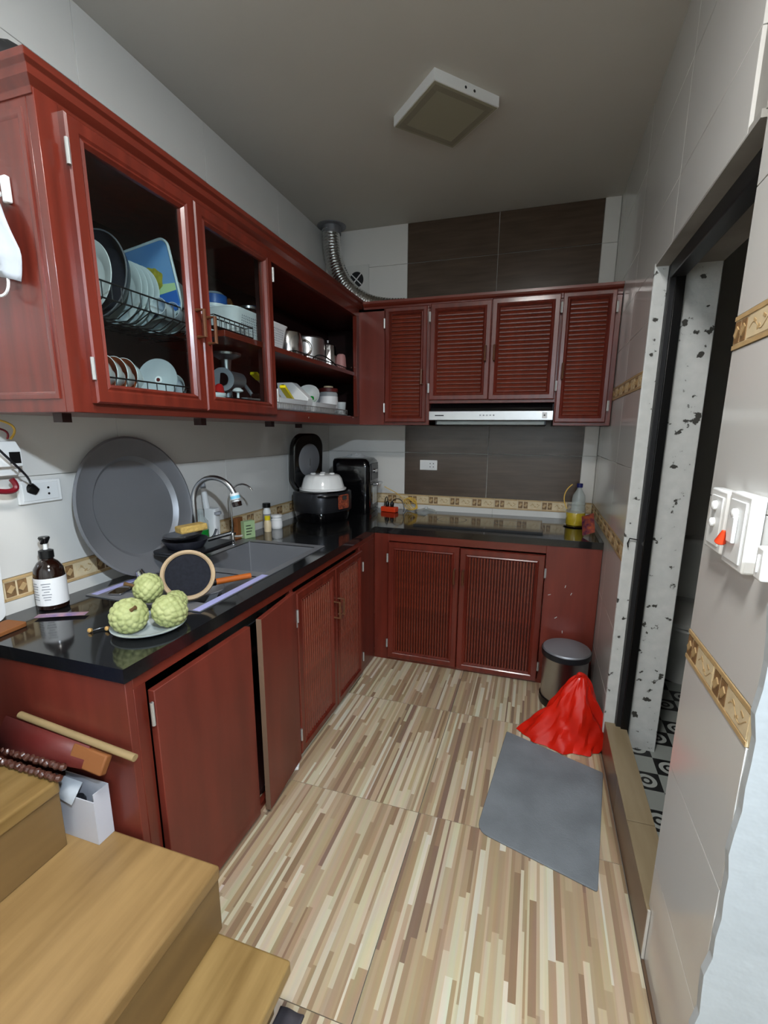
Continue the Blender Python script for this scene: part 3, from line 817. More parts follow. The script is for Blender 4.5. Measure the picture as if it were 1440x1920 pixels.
# red plastic bag : bulky wrinkled sack pulled up to a peak
def bag_mesh():
    b = MB(); n, m = 72, 44; rnd = random.Random(5); vs_ = []
    ph = [rnd.uniform(0, 6.28) for _ in range(8)]
    for j in range(m+1):
        t = j/m
        for i in range(n):
            a = 2*math.pi*i/n
            base = .128*(1-t)**.55*(1.0-.22*t) + .010
            ex = (1.10+.34*max(0, math.cos(a-math.pi))**3*(1-t)**2) if math.cos(a) < 0 else .98+.25*math.sin(math.pi*min(1, t*1.3)); ey = .78
            f = 1+.05*math.sin(3*a+ph[0]+2.2*t)+.085*math.sin(5*a+ph[1]-4*t)*(.5+t)+.06*math.sin(9*a+ph[2]+9*t)+.03*math.sin(17*a+ph[5]-11*t)+.05*math.sin(9*t+ph[3]+2*a)
            r = base*f
            x = r*ex*math.cos(a)+.030*t; y = r*ey*math.sin(a)+.01*t
            z = .004+.305*t**1.05+.012*math.sin(5*a+ph[4]+6*t)*t*(1-t)*3+.006*math.sin(13*a+ph[6])*t*(1-t)*3
            vs_.append((x, y, z))
    fs = [(j*n+i, j*n+(i+1) % n, (j+1)*n+(i+1) % n, (j+1)*n+i) for j in range(m) for i in range(n)]
    fs += [tuple(range(n-1, -1, -1)), tuple(range(m*n, m*n+n))]
    b.add(vs_, fs); return b
rb = thing('plastic_bag', 'crumpled bright red plastic bag on the floor beside the steel bin', 'bag', (1.634, -1.075, 0))
bag_mesh().build('sack', 'red_plastic', rb, angle=28)
e = MB()
ring_ = []
e.tube(bez((.018, .01, .295), (.005, -.005, .322), (.03, .0, .330), (.042, .012, .298), 10), [.012, .011, .01, .009, .009, .01, .009, .009, .01, .012, .014], 7)
e.build('knot', 'red_plastic', rb, angle=25)
MB().prism([(0, 0), (.05, .012), (.043, .055), (.01, .06)], -.001, .001, Matrix.Translation((-.125, .05, .02)) @ Matrix.Rotation(1.2, 4, 'X')).build('paper_scrap', 'tissue', rb)

# dark sheet added as the shadow under the lowest step
p = atz(545, 1905, 0)
b = MB(); vs_ = []; n = 10
for j in range(n+1):
    for i in range(n+1):
        x, y = (i/n-.5)*.06, (j/n-.5)*.16
        vs_.append((x, y, .007+.002*math.sin(i*.8+j*.5)+.0015*math.sin(j*1.2)))
fs = [(j*(n+1)+i, j*(n+1)+i+1, (j+1)*(n+1)+i+1, (j+1)*(n+1)+i) for j in range(n) for i in range(n)]
b.add(vs_, fs); o = b.build('step_shadow_sheet', mat('step_shadow', '#403d42', .9, var=.15), None, (.962, -2.395, 0)); o.modifiers.new('t', 'SOLIDIFY').thickness = .006
tag(o, 'dark sheet on the floor standing in for shadow under the lowest wooden step', 'cloth')

# ---- things on the stairs
bx = thing('plastic_box', 'white translucent open plastic box on the wide step beside the cabinet end', 'box', (.424, -2.3435, .3605), math.radians(0))
w_, d_, h_ = .135, .042, .135
b = MB(); t_ = .0022
b.box((-w_/2, -d_/2, 0), (w_/2, d_/2, t_)); b.box((-w_/2, -d_/2, t_), (w_/2, -d_/2+t_, h_-.02)); b.box((-w_/2, d_/2-t_, t_), (w_/2, d_/2, h_))
b.box((-w_/2, -d_/2+t_, t_), (-w_/2+t_, d_/2-t_, h_-.01)); b.box((w_/2-t_, -d_/2+t_, t_), (w_/2, d_/2-t_, h_))
b.build('box_body', 'box_trans', bx, smooth=False)
b = MB(); vs_ = [(-w_/2-.012, -d_/2-.004, h_-.022), (w_/2*.2, -d_/2-.012, h_-.03), (w_/2*.2, -d_/2+.02, h_+.006), (-w_/2-.004, -d_/2+.02, h_+.010)]
b.add(vs_, [(0, 1, 2, 3)]); o = b.build('torn_flap', 'tissue', bx); o.modifiers.new('t', 'SOLIDIFY').thickness = .0015
b = MB(); b.lathe([(0, 0), (.016, 0), (.017, .08), (.013, .09), (0, .09)], 16, Matrix.Translation((-.01, .0, .003))); b.build('dark_can', 'dark_metal', bx)

bm_ = thing('bead_mat', 'brown wooden bead mat with a pale rod lying on the upper step', 'mat', (.0, -2.332, 0))
MB().cyl((.235, .004, .628), (.592, .004, .593), .0085, n=12).build('rod', 'rod_wood', bm_)
b = MB(); b.add([(.20, -.002, .622), (.47, -.002, .598), (.47, -.030, .560), (.20, -.050, .556)], [(0, 1, 2, 3)])
o = b.build('backing', 'dark_red', bm_); o.modifiers.new('t', 'SOLIDIFY').thickness = .006
MB().cbox((.475, -.014, .575), (.10, .02, .045), (-.5, .10, 0)).build('wood_block', 'brown_card', bm_, bevel=.004)
bd = MB().lathe([(0, -.009), (.006, -.007), (.009, 0), (.006, .007), (0, .009)], 10).mesh('bead', 'bead')
for r_ in range(2):
    for i in range(13):
        link('bead', bd, bm_, (.235+i*.0158+r_*.008, -.042-.018*r_-(.002 if i % 2 else 0), .5495+.013*(1-r_)), (.6, .9, i*.4))
bk = thing('bucket', 'dark blue plastic bucket on the top step beside the cabinet end', 'bucket', (.155, -2.52, .5405))
MB().lathe([(0, 0), (.115, 0), (.155, .235), (.162, .238), (.162, .25), (.150, .25), (.112, .008), (0, .008)], 36).build('pail', 'blue_dark', bk)
MB().tube(bez((-.155, 0, .235), (-.19, -.16, .25), (.19, -.16, .25), (.155, 0, .235), 16), .004, 6).build('handle', 'wire', bk)

# ================================================================== RIGHT WALL SWITCHES
def switch(label, y0, y1, z0, z1, knobs, x=XN):
    t = thing('wall_switch', label, 'switch', (x, (y0+y1)/2, (z0+z1)/2), -math.pi/2)
    w_, h_ = abs(y1-y0), z1-z0
    MB().box((-w_/2, -.022, -h_/2), (w_/2, -.0005, h_/2)).build('box', 'white_gloss', t, bevel=.004, seg=3)
    MB().box((-w_/2+.012, -.0245, -h_/2+.012), (w_/2-.012, -.021, h_/2-.012)).build('face_plate', 'white_plastic', t, bevel=.0015)
    for kx, kz in knobs: MB().lathe([(0, 0), (.009, 0), (.008, .006), (.004, .008), (0, .008)], 16).build('knob', 'white_gloss', t, (kx, -.0245, kz), (math.pi/2, 0, 0))
    return t
switch('white wall switch box with two round knobs beside the doorway', -1.990, -2.072, 1.108, 1.224, [(0, .028), (0, -.004)])
t = switch('white wall switch box with an orange switch pull beside the knob switch', -2.082, -2.172, 1.100, 1.228, [(0, .03)])
MB().box((-.012, -.031, -.02), (.012, -.0245, .025)).build('rocker', 'white_plastic', t, bevel=.002)
MB().lathe([(0, 0), (.003, .003), (.009, -.020), (.008, -.022), (0, -.022)], 12).build('orange_pull', 'orange_plastic', t, (-.015, -.034, -.006), (0, .4, 0))
switch('small white socket box at the plaster edge of the tiled wall', -2.212, -2.238, 1.108, 1.160, [])

# ================================================================== LEFT WALL FITTINGS
def socket(label, loc, rz, w_, h_, holes):
    t = thing('wall_socket', label, 'socket', loc, rz)
    MB().box((-w_/2, -.010, -h_/2), (w_/2, -.0005, h_/2)).build('plate', 'white_gloss', t, bevel=.003)
    MB().box((-w_/2+.012, -.0118, -h_/2+.008), (w_/2-.012, -.0095, h_/2-.008)).build('insert', 'white_plastic', t, bevel=.001)
    for hx, hz in holes: MB().cyl((hx, -.0119, hz), (hx, -.0125, hz), .0035, n=10).build('hole', 'black', t)
    return t
s1 = socket('white double wall socket with a black plug pushed in', (0, -2.040, 1.142), math.pi/2, .128, .068, [(.022, .009), (.022, -.009)])
pg = MB(); pg.lathe([(0, 0), (.012, 0), (.017, .016), (.016, .024), (.008, .034), (.0045, .04), (0, .04)], 16, Matrix.Translation((-.004, -.0125, 0)) @ Matrix.Rotation(math.pi/2, 4, 'X')); 
pg = thing('power_plug', 'black power plug and grey cable on the left wall socket', 'plug', (.013, -2.052, 1.141))
MB().lathe([(0, 0), (.011, 0), (.016, .014), (.018, .022), (.009, .038), (.005, .046), (0, .046)], 16).build('plug_body', 'black', pg, (0, 0, 0), (0, math.radians(55), math.radians(-120)))
MB().tube(bez((.020, -.030, .028), (.055, -.055, .055), (.065, -.08, .07), (.07, -.13, .13), 14), .0032, 7).build('cable', 'dark_metal', pg)
br = thing('breaker_box', 'white breaker box with a dark window on the left wall', 'breaker', (0, -2.142, 1.245), math.pi/2)
MB().prism([(-.0005, -.048), (-.030, -.048), (-.030, -.026), (-.052, -.022), (-.052, .022), (-.036, .045), (-.0005, .045)], -.040, .036, Matrix(((0, 0, 1, 0), (1, 0, 0, 0), (0, 1, 0, 0), (0, 0, 0, 1)))).build('case', 'white_gloss', br, bevel=.002, smooth=False)
MB().box((.003, -.0532, -.014), (.031, -.051, .017)).build('window', 'black', br)
wr_ = thing('wire_loop', 'red and yellow wires looping around the white breaker box', 'wire', (0, -2.15, 1.25))
MB().tube(bez((.03, .035, .046), (.03, .075, .085), (.03, .03, .10), (.03, -.06, .105), 14), .003, 6).build('yellow_wire', 'yellow_cable', wr_)
MB().tube(bez((.025, .03, .046), (.03, .045, .075), (.03, .0, .08), (.03, -.06, .075), 14), .0028, 6).build('red_wire', 'red_cable', wr_)
MB().tube(bez((.04, .015, -.062), (.045, .04, -.10), (.045, .0, -.105), (.04, -.07, -.075), 14), .0075, 8).build('red_cable', 'red_cable', wr_)

# white cutting board with a wooden edge leaning at the left end
cb = thing('cutting_board', 'white cutting board with brown edge leaning on the wall at worktop end', 'board', (.033, -2.252, ZC), (0, 0, 0))
MB().prism(rrect(.105, .235, .02), 0, .012, Matrix.Translation((0, 0, .1195)) @ Matrix.Rotation(math.radians(4), 4, 'Y') @ Matrix(((0, 0, 1, -.006), (1, 0, 0, 0), (0, 1, 0, 0), (0, 0, 0, 1)))).build('board', 'white_plastic', cb)
MB().prism(rrect(.111, .241, .022), 0, .008, Matrix.Translation((-.0095, 0, .1225)) @ Matrix.Rotation(math.radians(4), 4, 'Y') @ Matrix(((0, 0, 1, -.006), (1, 0, 0, 0), (0, 1, 0, 0), (0, 0, 0, 1)))).build('backing', 'brown_card', cb)
tag(MB().prism(rrect(.07, .10, .01), 0, .012).build('chopping_block', 'brown_card', None, (.100, -2.262, ZC+.0002), (0, 0, .1), bevel=.002), 'flat brown wooden block lying beside the white cutting board', 'board')
def sachet(name, label, m, loc, rz, w_, l_, cat='packet', th=.006, rot=None):
    b = MB(); vs_ = []; n = 8
    for s_ in (1, -1):
        for j in range(n+1):
            for i in range(n+1):
                u, v = i/n*2-1, j/n*2-1
                z = th*max(0, (1-u*u))**.6*max(0, (1-v**4))*s_
                vs_.append((u*w_/2, v*l_/2, z+th+.001))
    N = (n+1)**2; fs = []
    for s_ in (0, 1):
        for j in range(n):
            for i in range(n):
                a = s_*N+j*(n+1)+i; q = (a, a+1, a+n+2, a+n+1); fs.append(q if s_ == 0 else q[::-1])
    b.add(vs_, fs); me_ = b.mesh(name, m); bm = bmesh.new(); bm.from_mesh(me_); bmesh.ops.remove_doubles(bm, verts=bm.verts, dist=1e-6); bm.to_mesh(me_); bm.free()
    return tag(link(name, me_, None, loc, rot or (0, 0, rz)), label, cat)
sachet('foil_packet', 'narrow pink and silver foil packet lying in front of pump bottle', 'pink_foil', (.155, -2.135, ZC+.001), math.radians(-62), .028, .13, th=.004)

# pump bottle
pbt = thing('pump_bottle', 'dark brown pump bottle with white label beside the leaning steel tray', 'bottle', (.058, -2.085, ZC))
MB().lathe([(0, 0), (.036, 0), (.040, .004), (.040, .10), (.037, .122), (.026, .140), (.0165, .148), (.0165, .156), (0, .156)], 36).build('body', 'brown_glass', pbt)
MB().lathe([(.0405, .016), (.0409, .016), (.0409, .098), (.0405, .098)], 36, closed=True).build('label', 'label_white', pbt)
b = MB()
for i in range(7):
    a0 = math.radians(-95); 
    for k in range(2):
        a = a0+k*.75; L = (.022, .018, .024, .016, .02, .024, .014)[(i+k*3) % 7]
        M = Matrix.Rotation(a, 4, 'Z') @ Matrix.Translation((.0412, 0, .034+i*.008))
        b.box((-.0002, -L/2, 0), (.0002, L/2, .0022), 0, M)
o = b.build('label_print', 'print_grey', pbt); o['kind'] = 'stuff'
MB().lathe([(.0165, .152), (.019, .154), (.019, .175), (.012, .178), (0, .178)], 24).build('collar', 'black', pbt)
MB().lathe([(.006, .178), (.006, .196), (.0, .196)], 16).build('pump_stem', 'white_plastic', pbt)
b = MB(); b.lathe([(0, .196), (.008, .196), (.015, .212), (.013, .216), (0, .216)], 20); b.tube([(0, 0, .209), (.016, -.018, .208), (.022, -.024, .202)], .004, 8); b.build('pump_head', 'black', pbt)

# big round tray leaning
R = .250
top = atx(240, 818, .016); bot = atx(250, 1067, .105)
zc_ = .8045
tilt = math.asin((.105-.02)/(2*R))
ty = thing('serving_tray', 'very large round stainless serving tray leaning on the wall behind the sink', 'tray', (.095, -1.742, zc_), (0, 0, 0))
M = Matrix.Rotation(-tilt, 4, 'Y') @ Matrix.Translation((0, 0, R)) @ Matrix.Rotation(math.pi/2, 4, 'Y')
MB().lathe([(0, 0), (.168, 0), (.176, .010), (.182, .016), (.236, .020), (.243, .024), (R, .022), (R, .018), (.243, .018), (.236, .016), (.184, .012), (.178, .006), (.168, -.003), (0, -.003)], 96, M).build('dish', 'steel_dull', ty)

# ================================================================== AT THE SINK
def faucet():
    t = thing('faucet', 'tall stainless gooseneck faucet with blue white filter tip at the sink', 'faucet', (.085, -1.49, ZC+.0036))
    MB().lathe([(0, 0), (.024, 0), (.024, .006), (.019, .010), (.019, .085), (.014, .092), (0, .092)], 24).build('base', 'steel', t)
    pts = [(0, 0, .09), (0, 0, .20), (-.004, 0, .235)] 
    arc = []
    cx, cz, ra = .090, .243, .090
    for i in range(25):
        a = math.radians(180-i*180/24*.91); arc.append((cx+ra*math.cos(a)*1.0, .03*(i/24), cz+ra*math.sin(a)))
    MB().tube([(0, 0, .09), (0, 0, .17), (0, 0, .22)]+arc, .0105, 14).build('spout', 'steel', t, angle=60)
    e = Vector(arc[-1]); d = Vector((.25, .0, -1)).normalized()
    f = MB().cyl(e-d*.004, e+d*.022, .019, n=20).build('filter_cap', 'white_plastic', t, bevel=.002)
    MB().cyl(e+d*.006, e+d*.018, .0195, n=20).build('blue_band', 'lilac_blue', f)
    MB().cyl(e+d*.022, e+d*.030, .012, n=16).build('filter_neck', 'white_plastic', f)
    MB().cyl(e+d*.030, e+d*.050, .020, .019, n=20).build('filter_tip', 'brown_glass', f, bevel=.003)
    lv = MB(); lv.cyl((.012, .012, .060), (.040, .040, .062), .013, .011, 14); lv.build('valve', 'steel_dull', t)
    MB().tube([(.034, .034, .064), (.045, .055, .085), (.05, .065, .11)], .005, 8).build('lever', 'dark_metal', t)
mat('lilac_blue', '#7cc4dd', .4)
faucet()
ft = thing('filter_tap', 'thin chrome drinking water tap behind the sink bowl', 'tap', (.088, -1.255, ZC+.0037))
MB().lathe([(0, 0), (.016, 0), (.016, .004), (.009, .007), (.009, .05), (.006, .055), (0, .055)], 18).build('body', 'chrome', ft)
MB().tube([(0, 0, .05), (0, 0, .20), (0, 0, .235)]+[(.05-.05*math.cos(math.radians(a)), .03*math.sin(math.radians(a)/2), .235+.045*math.sin(math.radians(a))) for a in range(15, 166, 12)], .0042, 10).build('neck', 'chrome', ft, angle=60)
MB().tube([(0, 0, .036), (.02, .015, .036), (.036, .026, .038)], .005, 8).build('lever', 'chrome', ft)
MB().tube([(.0, .012, .04), (.0, .02, .05)], .004, 8).build('lever_tip', 'black', ft)

# dish soap bottle, white dispenser, boxes and jars along the wall
gb = thing('soap_bottle', 'clear bottle half full of green dish soap behind the gooseneck faucet', 'bottle', (.036, -1.400, ZC))
MB().lathe([(0, 0), (.030, 0), (.032, .004), (.032, .10), (0, .10)], 28).build('soap', 'green_liquid', gb)
MB().lathe([(.0325, .1005), (.033, .105), (.030, .135), (.013, .160), (.012, .172), (0, .172)], 28).build('bottle_wall', 'clear_plastic', gb)
MB().lathe([(0, .172), (.014, .172), (.013, .188), (0, .188)], 18).build('cap', 'clear_plastic', gb)
wd = thing('white_dispenser', 'tall white plastic dispenser with grey clip standing behind the sink', 'dispenser', (.040, -1.335, ZC))
MB().prism(rrect(.056, .046, .010), 0, .185).build('case', 'white_plastic', wd, (0, 0, 0), (0, .03, .1), bevel=.002)
MB().cyl((-.012, -.012, .185), (-.018, -.016, .275), .014, .012, 16).build('tube', 'white_plastic', wd)
MB().cyl((-.018, -.016, .275), (-.018, -.016, .305), .012, .007, 16).build('nozzle', 'print_grey', wd)
MB().cyl((.033, 0, .158), (.033, 0, .170), .018, n=18).build('clip', 'print_grey', wd)
MB().box((.028, -.003, .02), (.031, .003, .16)).build('slot', 'print_grey', wd)
def carton(name, label, m, loc, sz, rz, cat='box', m2=None, lean=0):
    t = thing(name, label, cat, loc, (0, lean, rz))
    MB().box((-sz[0]/2, -sz[1]/2, 0), (sz[0]/2, sz[1]/2, sz[2])).build('carton', m, t, bevel=.001)
    if m2:
        for i in range(4): MB().box((sz[0]/2, -sz[1]*.35, sz[2]*(.2+.17*i)), (sz[0]/2+.0006, sz[1]*(.1+.07*(i % 3)), sz[2]*(.25+.17*i))).build('print_line', m2, t)
    return t
carton('brown_packet', 'brown paper packet leaning behind the green carton', 'brown_card', (.030, -1.130, ZC), (.022, .05, .105), .1, 'packet')
carton('green_carton', 'pale green small carton standing by the tiled border', 'green_card', (.064, -1.100, ZC), (.03, .062, .085), -.35, 'box', 'black_soft')
def jar(name, label, loc, r, h, m, mcap, cap_h=.016, rcap=None, cat='jar', extra=None):
    t = thing(name, label, cat, loc)
    MB().lathe([(0, 0), (r*.94, 0), (r, .004), (r, h*.82), (r*.8, h*.92), (r*.72, h), (0, h)], 28).build('body', m, t)
    rc = rcap or r*.8
    MB().lathe([(0, h), (rc, h), (rc, h+cap_h), (rc*.9, h+cap_h+.002), (0, h+cap_h+.002)], 28).build('cap', mcap, t)
    if extra: MB().lathe([(r+.0003, h*.15), (r+.0008, h*.15), (r+.0008, h*.7), (r+.0003, h*.7)], 28, closed=True).build('label', extra, t)
    return t
jar('spice_jar', 'small spice jar with yellow cap beside the green carton', (.078, -.945, ZC), .019, .062, 'cream', 'yellow', .02)
jar('white_tub', 'squat white tub standing right of the yellow capped jar', (.075, -.850, ZC), .030, .062, 'white_plastic', 'white_plastic', .010, .0305, 'tub', 'label_white')
jar('tall_jar', 'tall white jar with black lid behind the white tub', (.028, -.870, ZC), .021, .115, 'white_plastic', 'black', .022, .021, 'jar', 'print_grey')

# pile at the left of the faucet: pan, plates and sponge on a draining tray
dr = thing('draining_tray', 'black draining tray bridging the back of the sink', 'tray', (.200, -1.635, ZC+.0045))
MB().prism(rrect(.17, .25, .02), .075, .083).build('tray', 'black', dr, bevel=.002)
b = MB(); 
MB().lathe([(0, 0), (.022, 0), (.020, .02), (.030, .0755), (0, .0755)], 20, Matrix.Translation((0, .013, 0))).build('foot', 'black', dr)
MB().prism(rrect(.172, .252, .02), .083, .092).build('rim', 'dark_metal', dr, bevel=.002)
fpn = thing('frying_pan', 'small black frying pan lying on the draining tray', 'pan', (.190, -1.670, ZC+.0975))
MB().lathe([(0, 0), (.060, 0), (.078, .028), (.080, .028), (.080, .026), (.062, -.003), (0, -.003)], 36, Matrix.Translation((0, 0, .004))).build('pan', 'nonstick', fpn)
MB().tube([(.075, .03, .026), (.10, .05, .034), (.14, .085, .045)], .008, 8).build('handle', 'black', fpn)
plp = MB().lathe([(0, 0), (.045, 0), (.066, .010), (.067, .012), (.044, .003), (0, .003)], 36).mesh('small_plate', 'steel')
for i, (lx, ly, lz, lb) in enumerate(((.187, -1.680, .1325, 'thin steel dish stacked on the frying pan'), (.189, -1.676, .138, 'upper thin steel dish under the yellow sponge'))):
    tag(link('steel_dish', plp, None, (lx, ly, ZC+lz-.0), (.03*i, -.05, 0)), lb, 'dish')
def sponge():
    b = MB(); b.cbox((0, 0, .014), (.065, .10, .026)); o = b.build('sponge', 'sponge', None, (.205, -1.650, ZC+.1530), (.06, -.06, -.5), bevel=.006)
    return tag(o, 'yellow scouring sponge on top of the dish pile by the faucet', 'sponge')
sponge()

# things in the left bowl
lidp = thing('round_strainer', 'round dark board with pale wooden rim propped up in the sink', 'board', (.425, -1.930, ZC+.008), (0, 0, 0))
d = (CAM-Vector((.41, -1.93, .87))); d.z += .35
M = Matrix.Translation((0, 0, 0)) @ Matrix.Translation((-.015, .015, .076)) @ d.normalized().to_track_quat('Z', 'Y').to_matrix().to_4x4()
MB().lathe([(.066, -.008), (.078, -.008), (.080, 0), (.078, .010), (.070, .012), (.066, .008)], 48, M, closed=True).build('rim', 'lid_wood', lidp)
MB().lathe([(0, -.004), (.067, -.004), (.067, .004), (0, .004)], 48, M).build('face', mat('dark_face', '#0e0f16', .7, color2='#191a22', vscale=(120, 120, 120), spec=.15), lidp)
tl = thing('orange_knife', 'kitchen knife with an orange handle resting across the sink', 'knife', (.40, -1.76, ZC+.006))
MB().cyl((.0, -.02, .012), (.07, .08, .012), .011, .010, 14).build('handle', 'orange_wood', tl) if 'orange_wood' in MATS else MB().cyl((.0, -.02, .012), (.07, .08, .012), .011, .010, 14).build('handle', mat('orange_wood', '#a8561c', .4), tl)
MB().cyl((-.012, -.037, .012), (.0, -.02, .012), .013, n=14).build('ferrule', 'black', tl)
MB().prism([(-.05, -.115), (-.012, -.04), (-.02, -.03), (-.065, -.09)], .009, .0115).build('blade', 'steel', tl)
for nm, lb, cat, a, b_, r0, m in (('pot_lid_handle', None, None, None, None, 0, ''),): pass
pl = thing('saucepan', 'small steel saucepan standing in the left sink bowl', 'pan', (.330, -1.765, ZC-.187))
MB().lathe([(0, 0), (.068, 0), (.072, .01), (.074, .165), (.077, .168), (.074, .171), (.070, .165), (.068, .012), (0, .006)], 36).build('pot', 'steel_dull', pl)
MB().tube([(.074, 0, .155), (.09, -.02, .165), (.11, -.05, .170)], .007, 8).build('handle', 'black', pl)
lad = thing('ladle', 'black handled steel ladle leaning out of the sink bowl', 'ladle', (.215, -1.775, ZC-.03))
MB().tube([(-.02, .02, .0), (.0, -.02, .055), (.02, -.085, .082)], .0055, 8).build('handle', 'black', lad)
MB().lathe([(0, -.02), (.02, -.014), (.03, .006), (.028, .006), (.018, -.011), (0, -.016)], 20, Matrix.Translation((-.028, .05, -.01))).build('scoop', 'steel_bright', lad)
sp2 = thing('steel_ladle', 'bright steel spatula lying over the back of the sink', 'spatula', (.16, -1.845, ZC+.004))
MB().tube([(.0, -.06, .006), (.03, .02, .024), (.055, .09, .045)], .005, 8).build('handle', 'steel_bright', sp2)
MB().prism(rrect(.045, .06, .008), 0, .002, Matrix.Translation((-.012, -.09, .004)) @ Matrix.Rotation(.3, 4, 'Z')).build('blade', 'steel_bright', sp2)
MB().cyl((.0, .0, .02), (-.01, -.01, .052), .016, .012, 14).build('grip_cup', 'steel_bright', sp2)

# fruit plate
pc = Vector((.452, -2.118, ZC))
fpl = thing('fruit_plate', 'small steel plate holding green custard apples at worktop corner', 'plate', (pc.x, pc.y, ZC+.0005))
MB().lathe([(0, .002), (.058, .002), (.070, .006), (.091, .013), (.093, .016), (.089, .0155), (.068, .010), (.056, .0045), (0, .0045)], 56).build('dish', 'porcelain_grey', fpl)
def custard(seed, R_):
    rnd = random.Random(seed); bm = bmesh.new(); bmesh.ops.create_icosphere(bm, subdivisions=5, radius=1.)
    N = 84; pts = []
    for i in range(N):
        z = 1-2*(i+.5)/N; r = math.sqrt(1-z*z); a = i*2.39996+seed
        pts.append(Vector((r*math.cos(a), r*math.sin(a), z)).normalized())
    for v in bm.verts:
        d_ = v.co.normalized(); ds = sorted(((d_-p_).length for p_ in pts))[:2]
        bump_ = max(0, 1-(ds[0]/.23)**2)
        edge = min(1, (ds[1]-ds[0])/.07)
        v.co = d_*(R_*(.90+.06*bump_+.06*edge)); v.co.z *= .93
    me_ = bpy.data.meshes.new('fruit'); bm.to_mesh(me_); bm.free(); me_.materials.append(MATS['fruit'])
    me_.polygons.foreach_set('use_smooth', [True]*len(me_.polygons)); return me_
def apple(label, loc, R_, seed, rot, stem):
    t = thing('custard_apple', label, 'fruit', loc, rot, 'custard apples on the steel plate')
    link('flesh', custard(seed, R_), t)
    if stem: MB().tube([(0, 0, R_*.84), (.003, .002, R_*.95), (.008, .004, R_*1.02+stem)], [.006, .004, .0055], 8).build('stem', 'fruit_stem', t)
    return t
apple('green custard apple at plate front with its brown stem towards the room', (.435, -2.163, ZC+.0515), .0465, 1, (.9, .2, .9), .003)
apple('pale green custard apple at the plate edge over the worktop front', (.509, -2.102, ZC+.0510), .0460, 2, (2.2, .3, .2), .0)
apple('green custard apple stacked on top of the others with a long stem', (.423, -2.082, ZC+.0985), .0415, 3, (1.25, -.3, -.6), .018)
apple('smallest custard apple tucked behind the stacked fruit', (.463, -2.030, ZC+.046), .032, 4, (.5, 1.0, 0), .0)
cl = thing('cable_clip', 'thin black cord with two brass beads on the worktop', 'cord', (.36, -2.165, ZC+.004))
MB().tube(bez((-.03, -.02, 0), (-.01, .03, .004), (.02, -.01, .003), (.055, .035, 0), 14), .0022, 6).build('cord', 'black', cl)
for q in ((-.034, -.024, .002), (.0, -.002, .003)): MB().lathe([(0, -.006), (.006, -.003), (.006, .003), (0, .006)], 12).build('bead', 'brass_bright' if 'brass_bright' in MATS else mat('brass_bright', '#c9a063', .3, .6), cl, q, (1.2, .4, 0))

# ================================================================== COOKER CORNER
ck = thing('rice_cooker', 'large oval black multicooker with open lid and orange control panel', 'cooker', (.208, -.545, ZC), math.radians(72))
prf = [(0, 0), (.140, 0), (.150, .012), (.156, .06), (.160, .12), (.160, .176), (.154, .184), (.120, .186), (.118, .03), (0, .03)]
def sup(prof_, n, ax, ay, p=3.0):
    b = MB(); rings = []
    for r, z in prof_:
        ring_ = []
        for i in range(n):
            a = 2*math.pi*i/n; c, s_ = math.cos(a), math.sin(a)
            k = (abs(c)**p+abs(s_)**p)**(-1/p); ring_.append((r*k*c*ax, r*k*s_*ay, z))
        rings.append(ring_)
    loft(b, rings); return b
sup([(r, z) for r, z in prf if r > 0], 48, 1., .88).build('body', 'black_gloss', ck)
sup([(.1615, .065), (.1635, .07), (.1635, .172), (.1605, .177)], 48, 1., .88).build('steel_band', 'dark_metal', ck)
MB().prism(rrect(.10, .082, .008), 0, .003, Matrix.Translation((.020, -.1455, .122)) @ Matrix.Rotation(.10, 4, 'Z') @ Matrix.Rotation(math.pi/2, 4, 'X')).build('control_panel', 'cooker_panel', ck)
MB().prism(rrect(.04, .024, .003), 0, .0035, Matrix.Translation((.027, -.1462, .145)) @ Matrix.Rotation(.10, 4, 'Z') @ Matrix.Rotation(math.pi/2, 4, 'X')).build('display', 'black_gloss', ck)
for i in range(3): MB().prism(rrect(.014, .014, .002), 0, .0035, Matrix.Translation((-.005+i*.024, -.1472+i*.0022, .104)) @ Matrix.Rotation(.10, 4, 'Z') @ Matrix.Rotation(math.pi/2, 4, 'X')).build('button', 'orange_glaze', ck)
MB().tube(bez((-.14, -.085, .160), (-.13, -.150, .165), (-.06, -.165, .165), (-.03, -.148, .160), 12), .008, 8).build('side_handle', 'black', ck)
ld = MB()
Ml = Matrix.Translation((-.01, .152, .183)) @ Matrix.Rotation(math.radians(4), 4, 'X')
ld.prism(rrect(.24, .33, .085, 8), 0, .045, Ml @ Matrix.Translation((0, 0, .165)) @ Matrix(((1, 0, 0, 0), (0, 0, -1, 0), (0, 1, 0, 0), (0, 0, 0, 1))))
lo = ld.build('lid', 'black_gloss', ck, bevel=.012, seg=4)
MB().lathe([(0, .004), (.066, .004), (.074, .0), (.074, -.004), (0, -.004)], 36, Ml @ Matrix.Translation((0, -.047, .175)) @ Matrix.Rotation(math.pi/2, 4, 'X') @ Matrix.Diagonal((1.15, 1.3, 1, 1))).build('inner_lid', 'steel_dull', lo)
MB().tube([Ml @ Vector((-.005, -.055, .13)), Ml @ Vector((-.005, -.058, .16)), Ml @ Vector((-.004, -.056, .185))], .003, 6).build('steam_clip', 'chrome', lo)

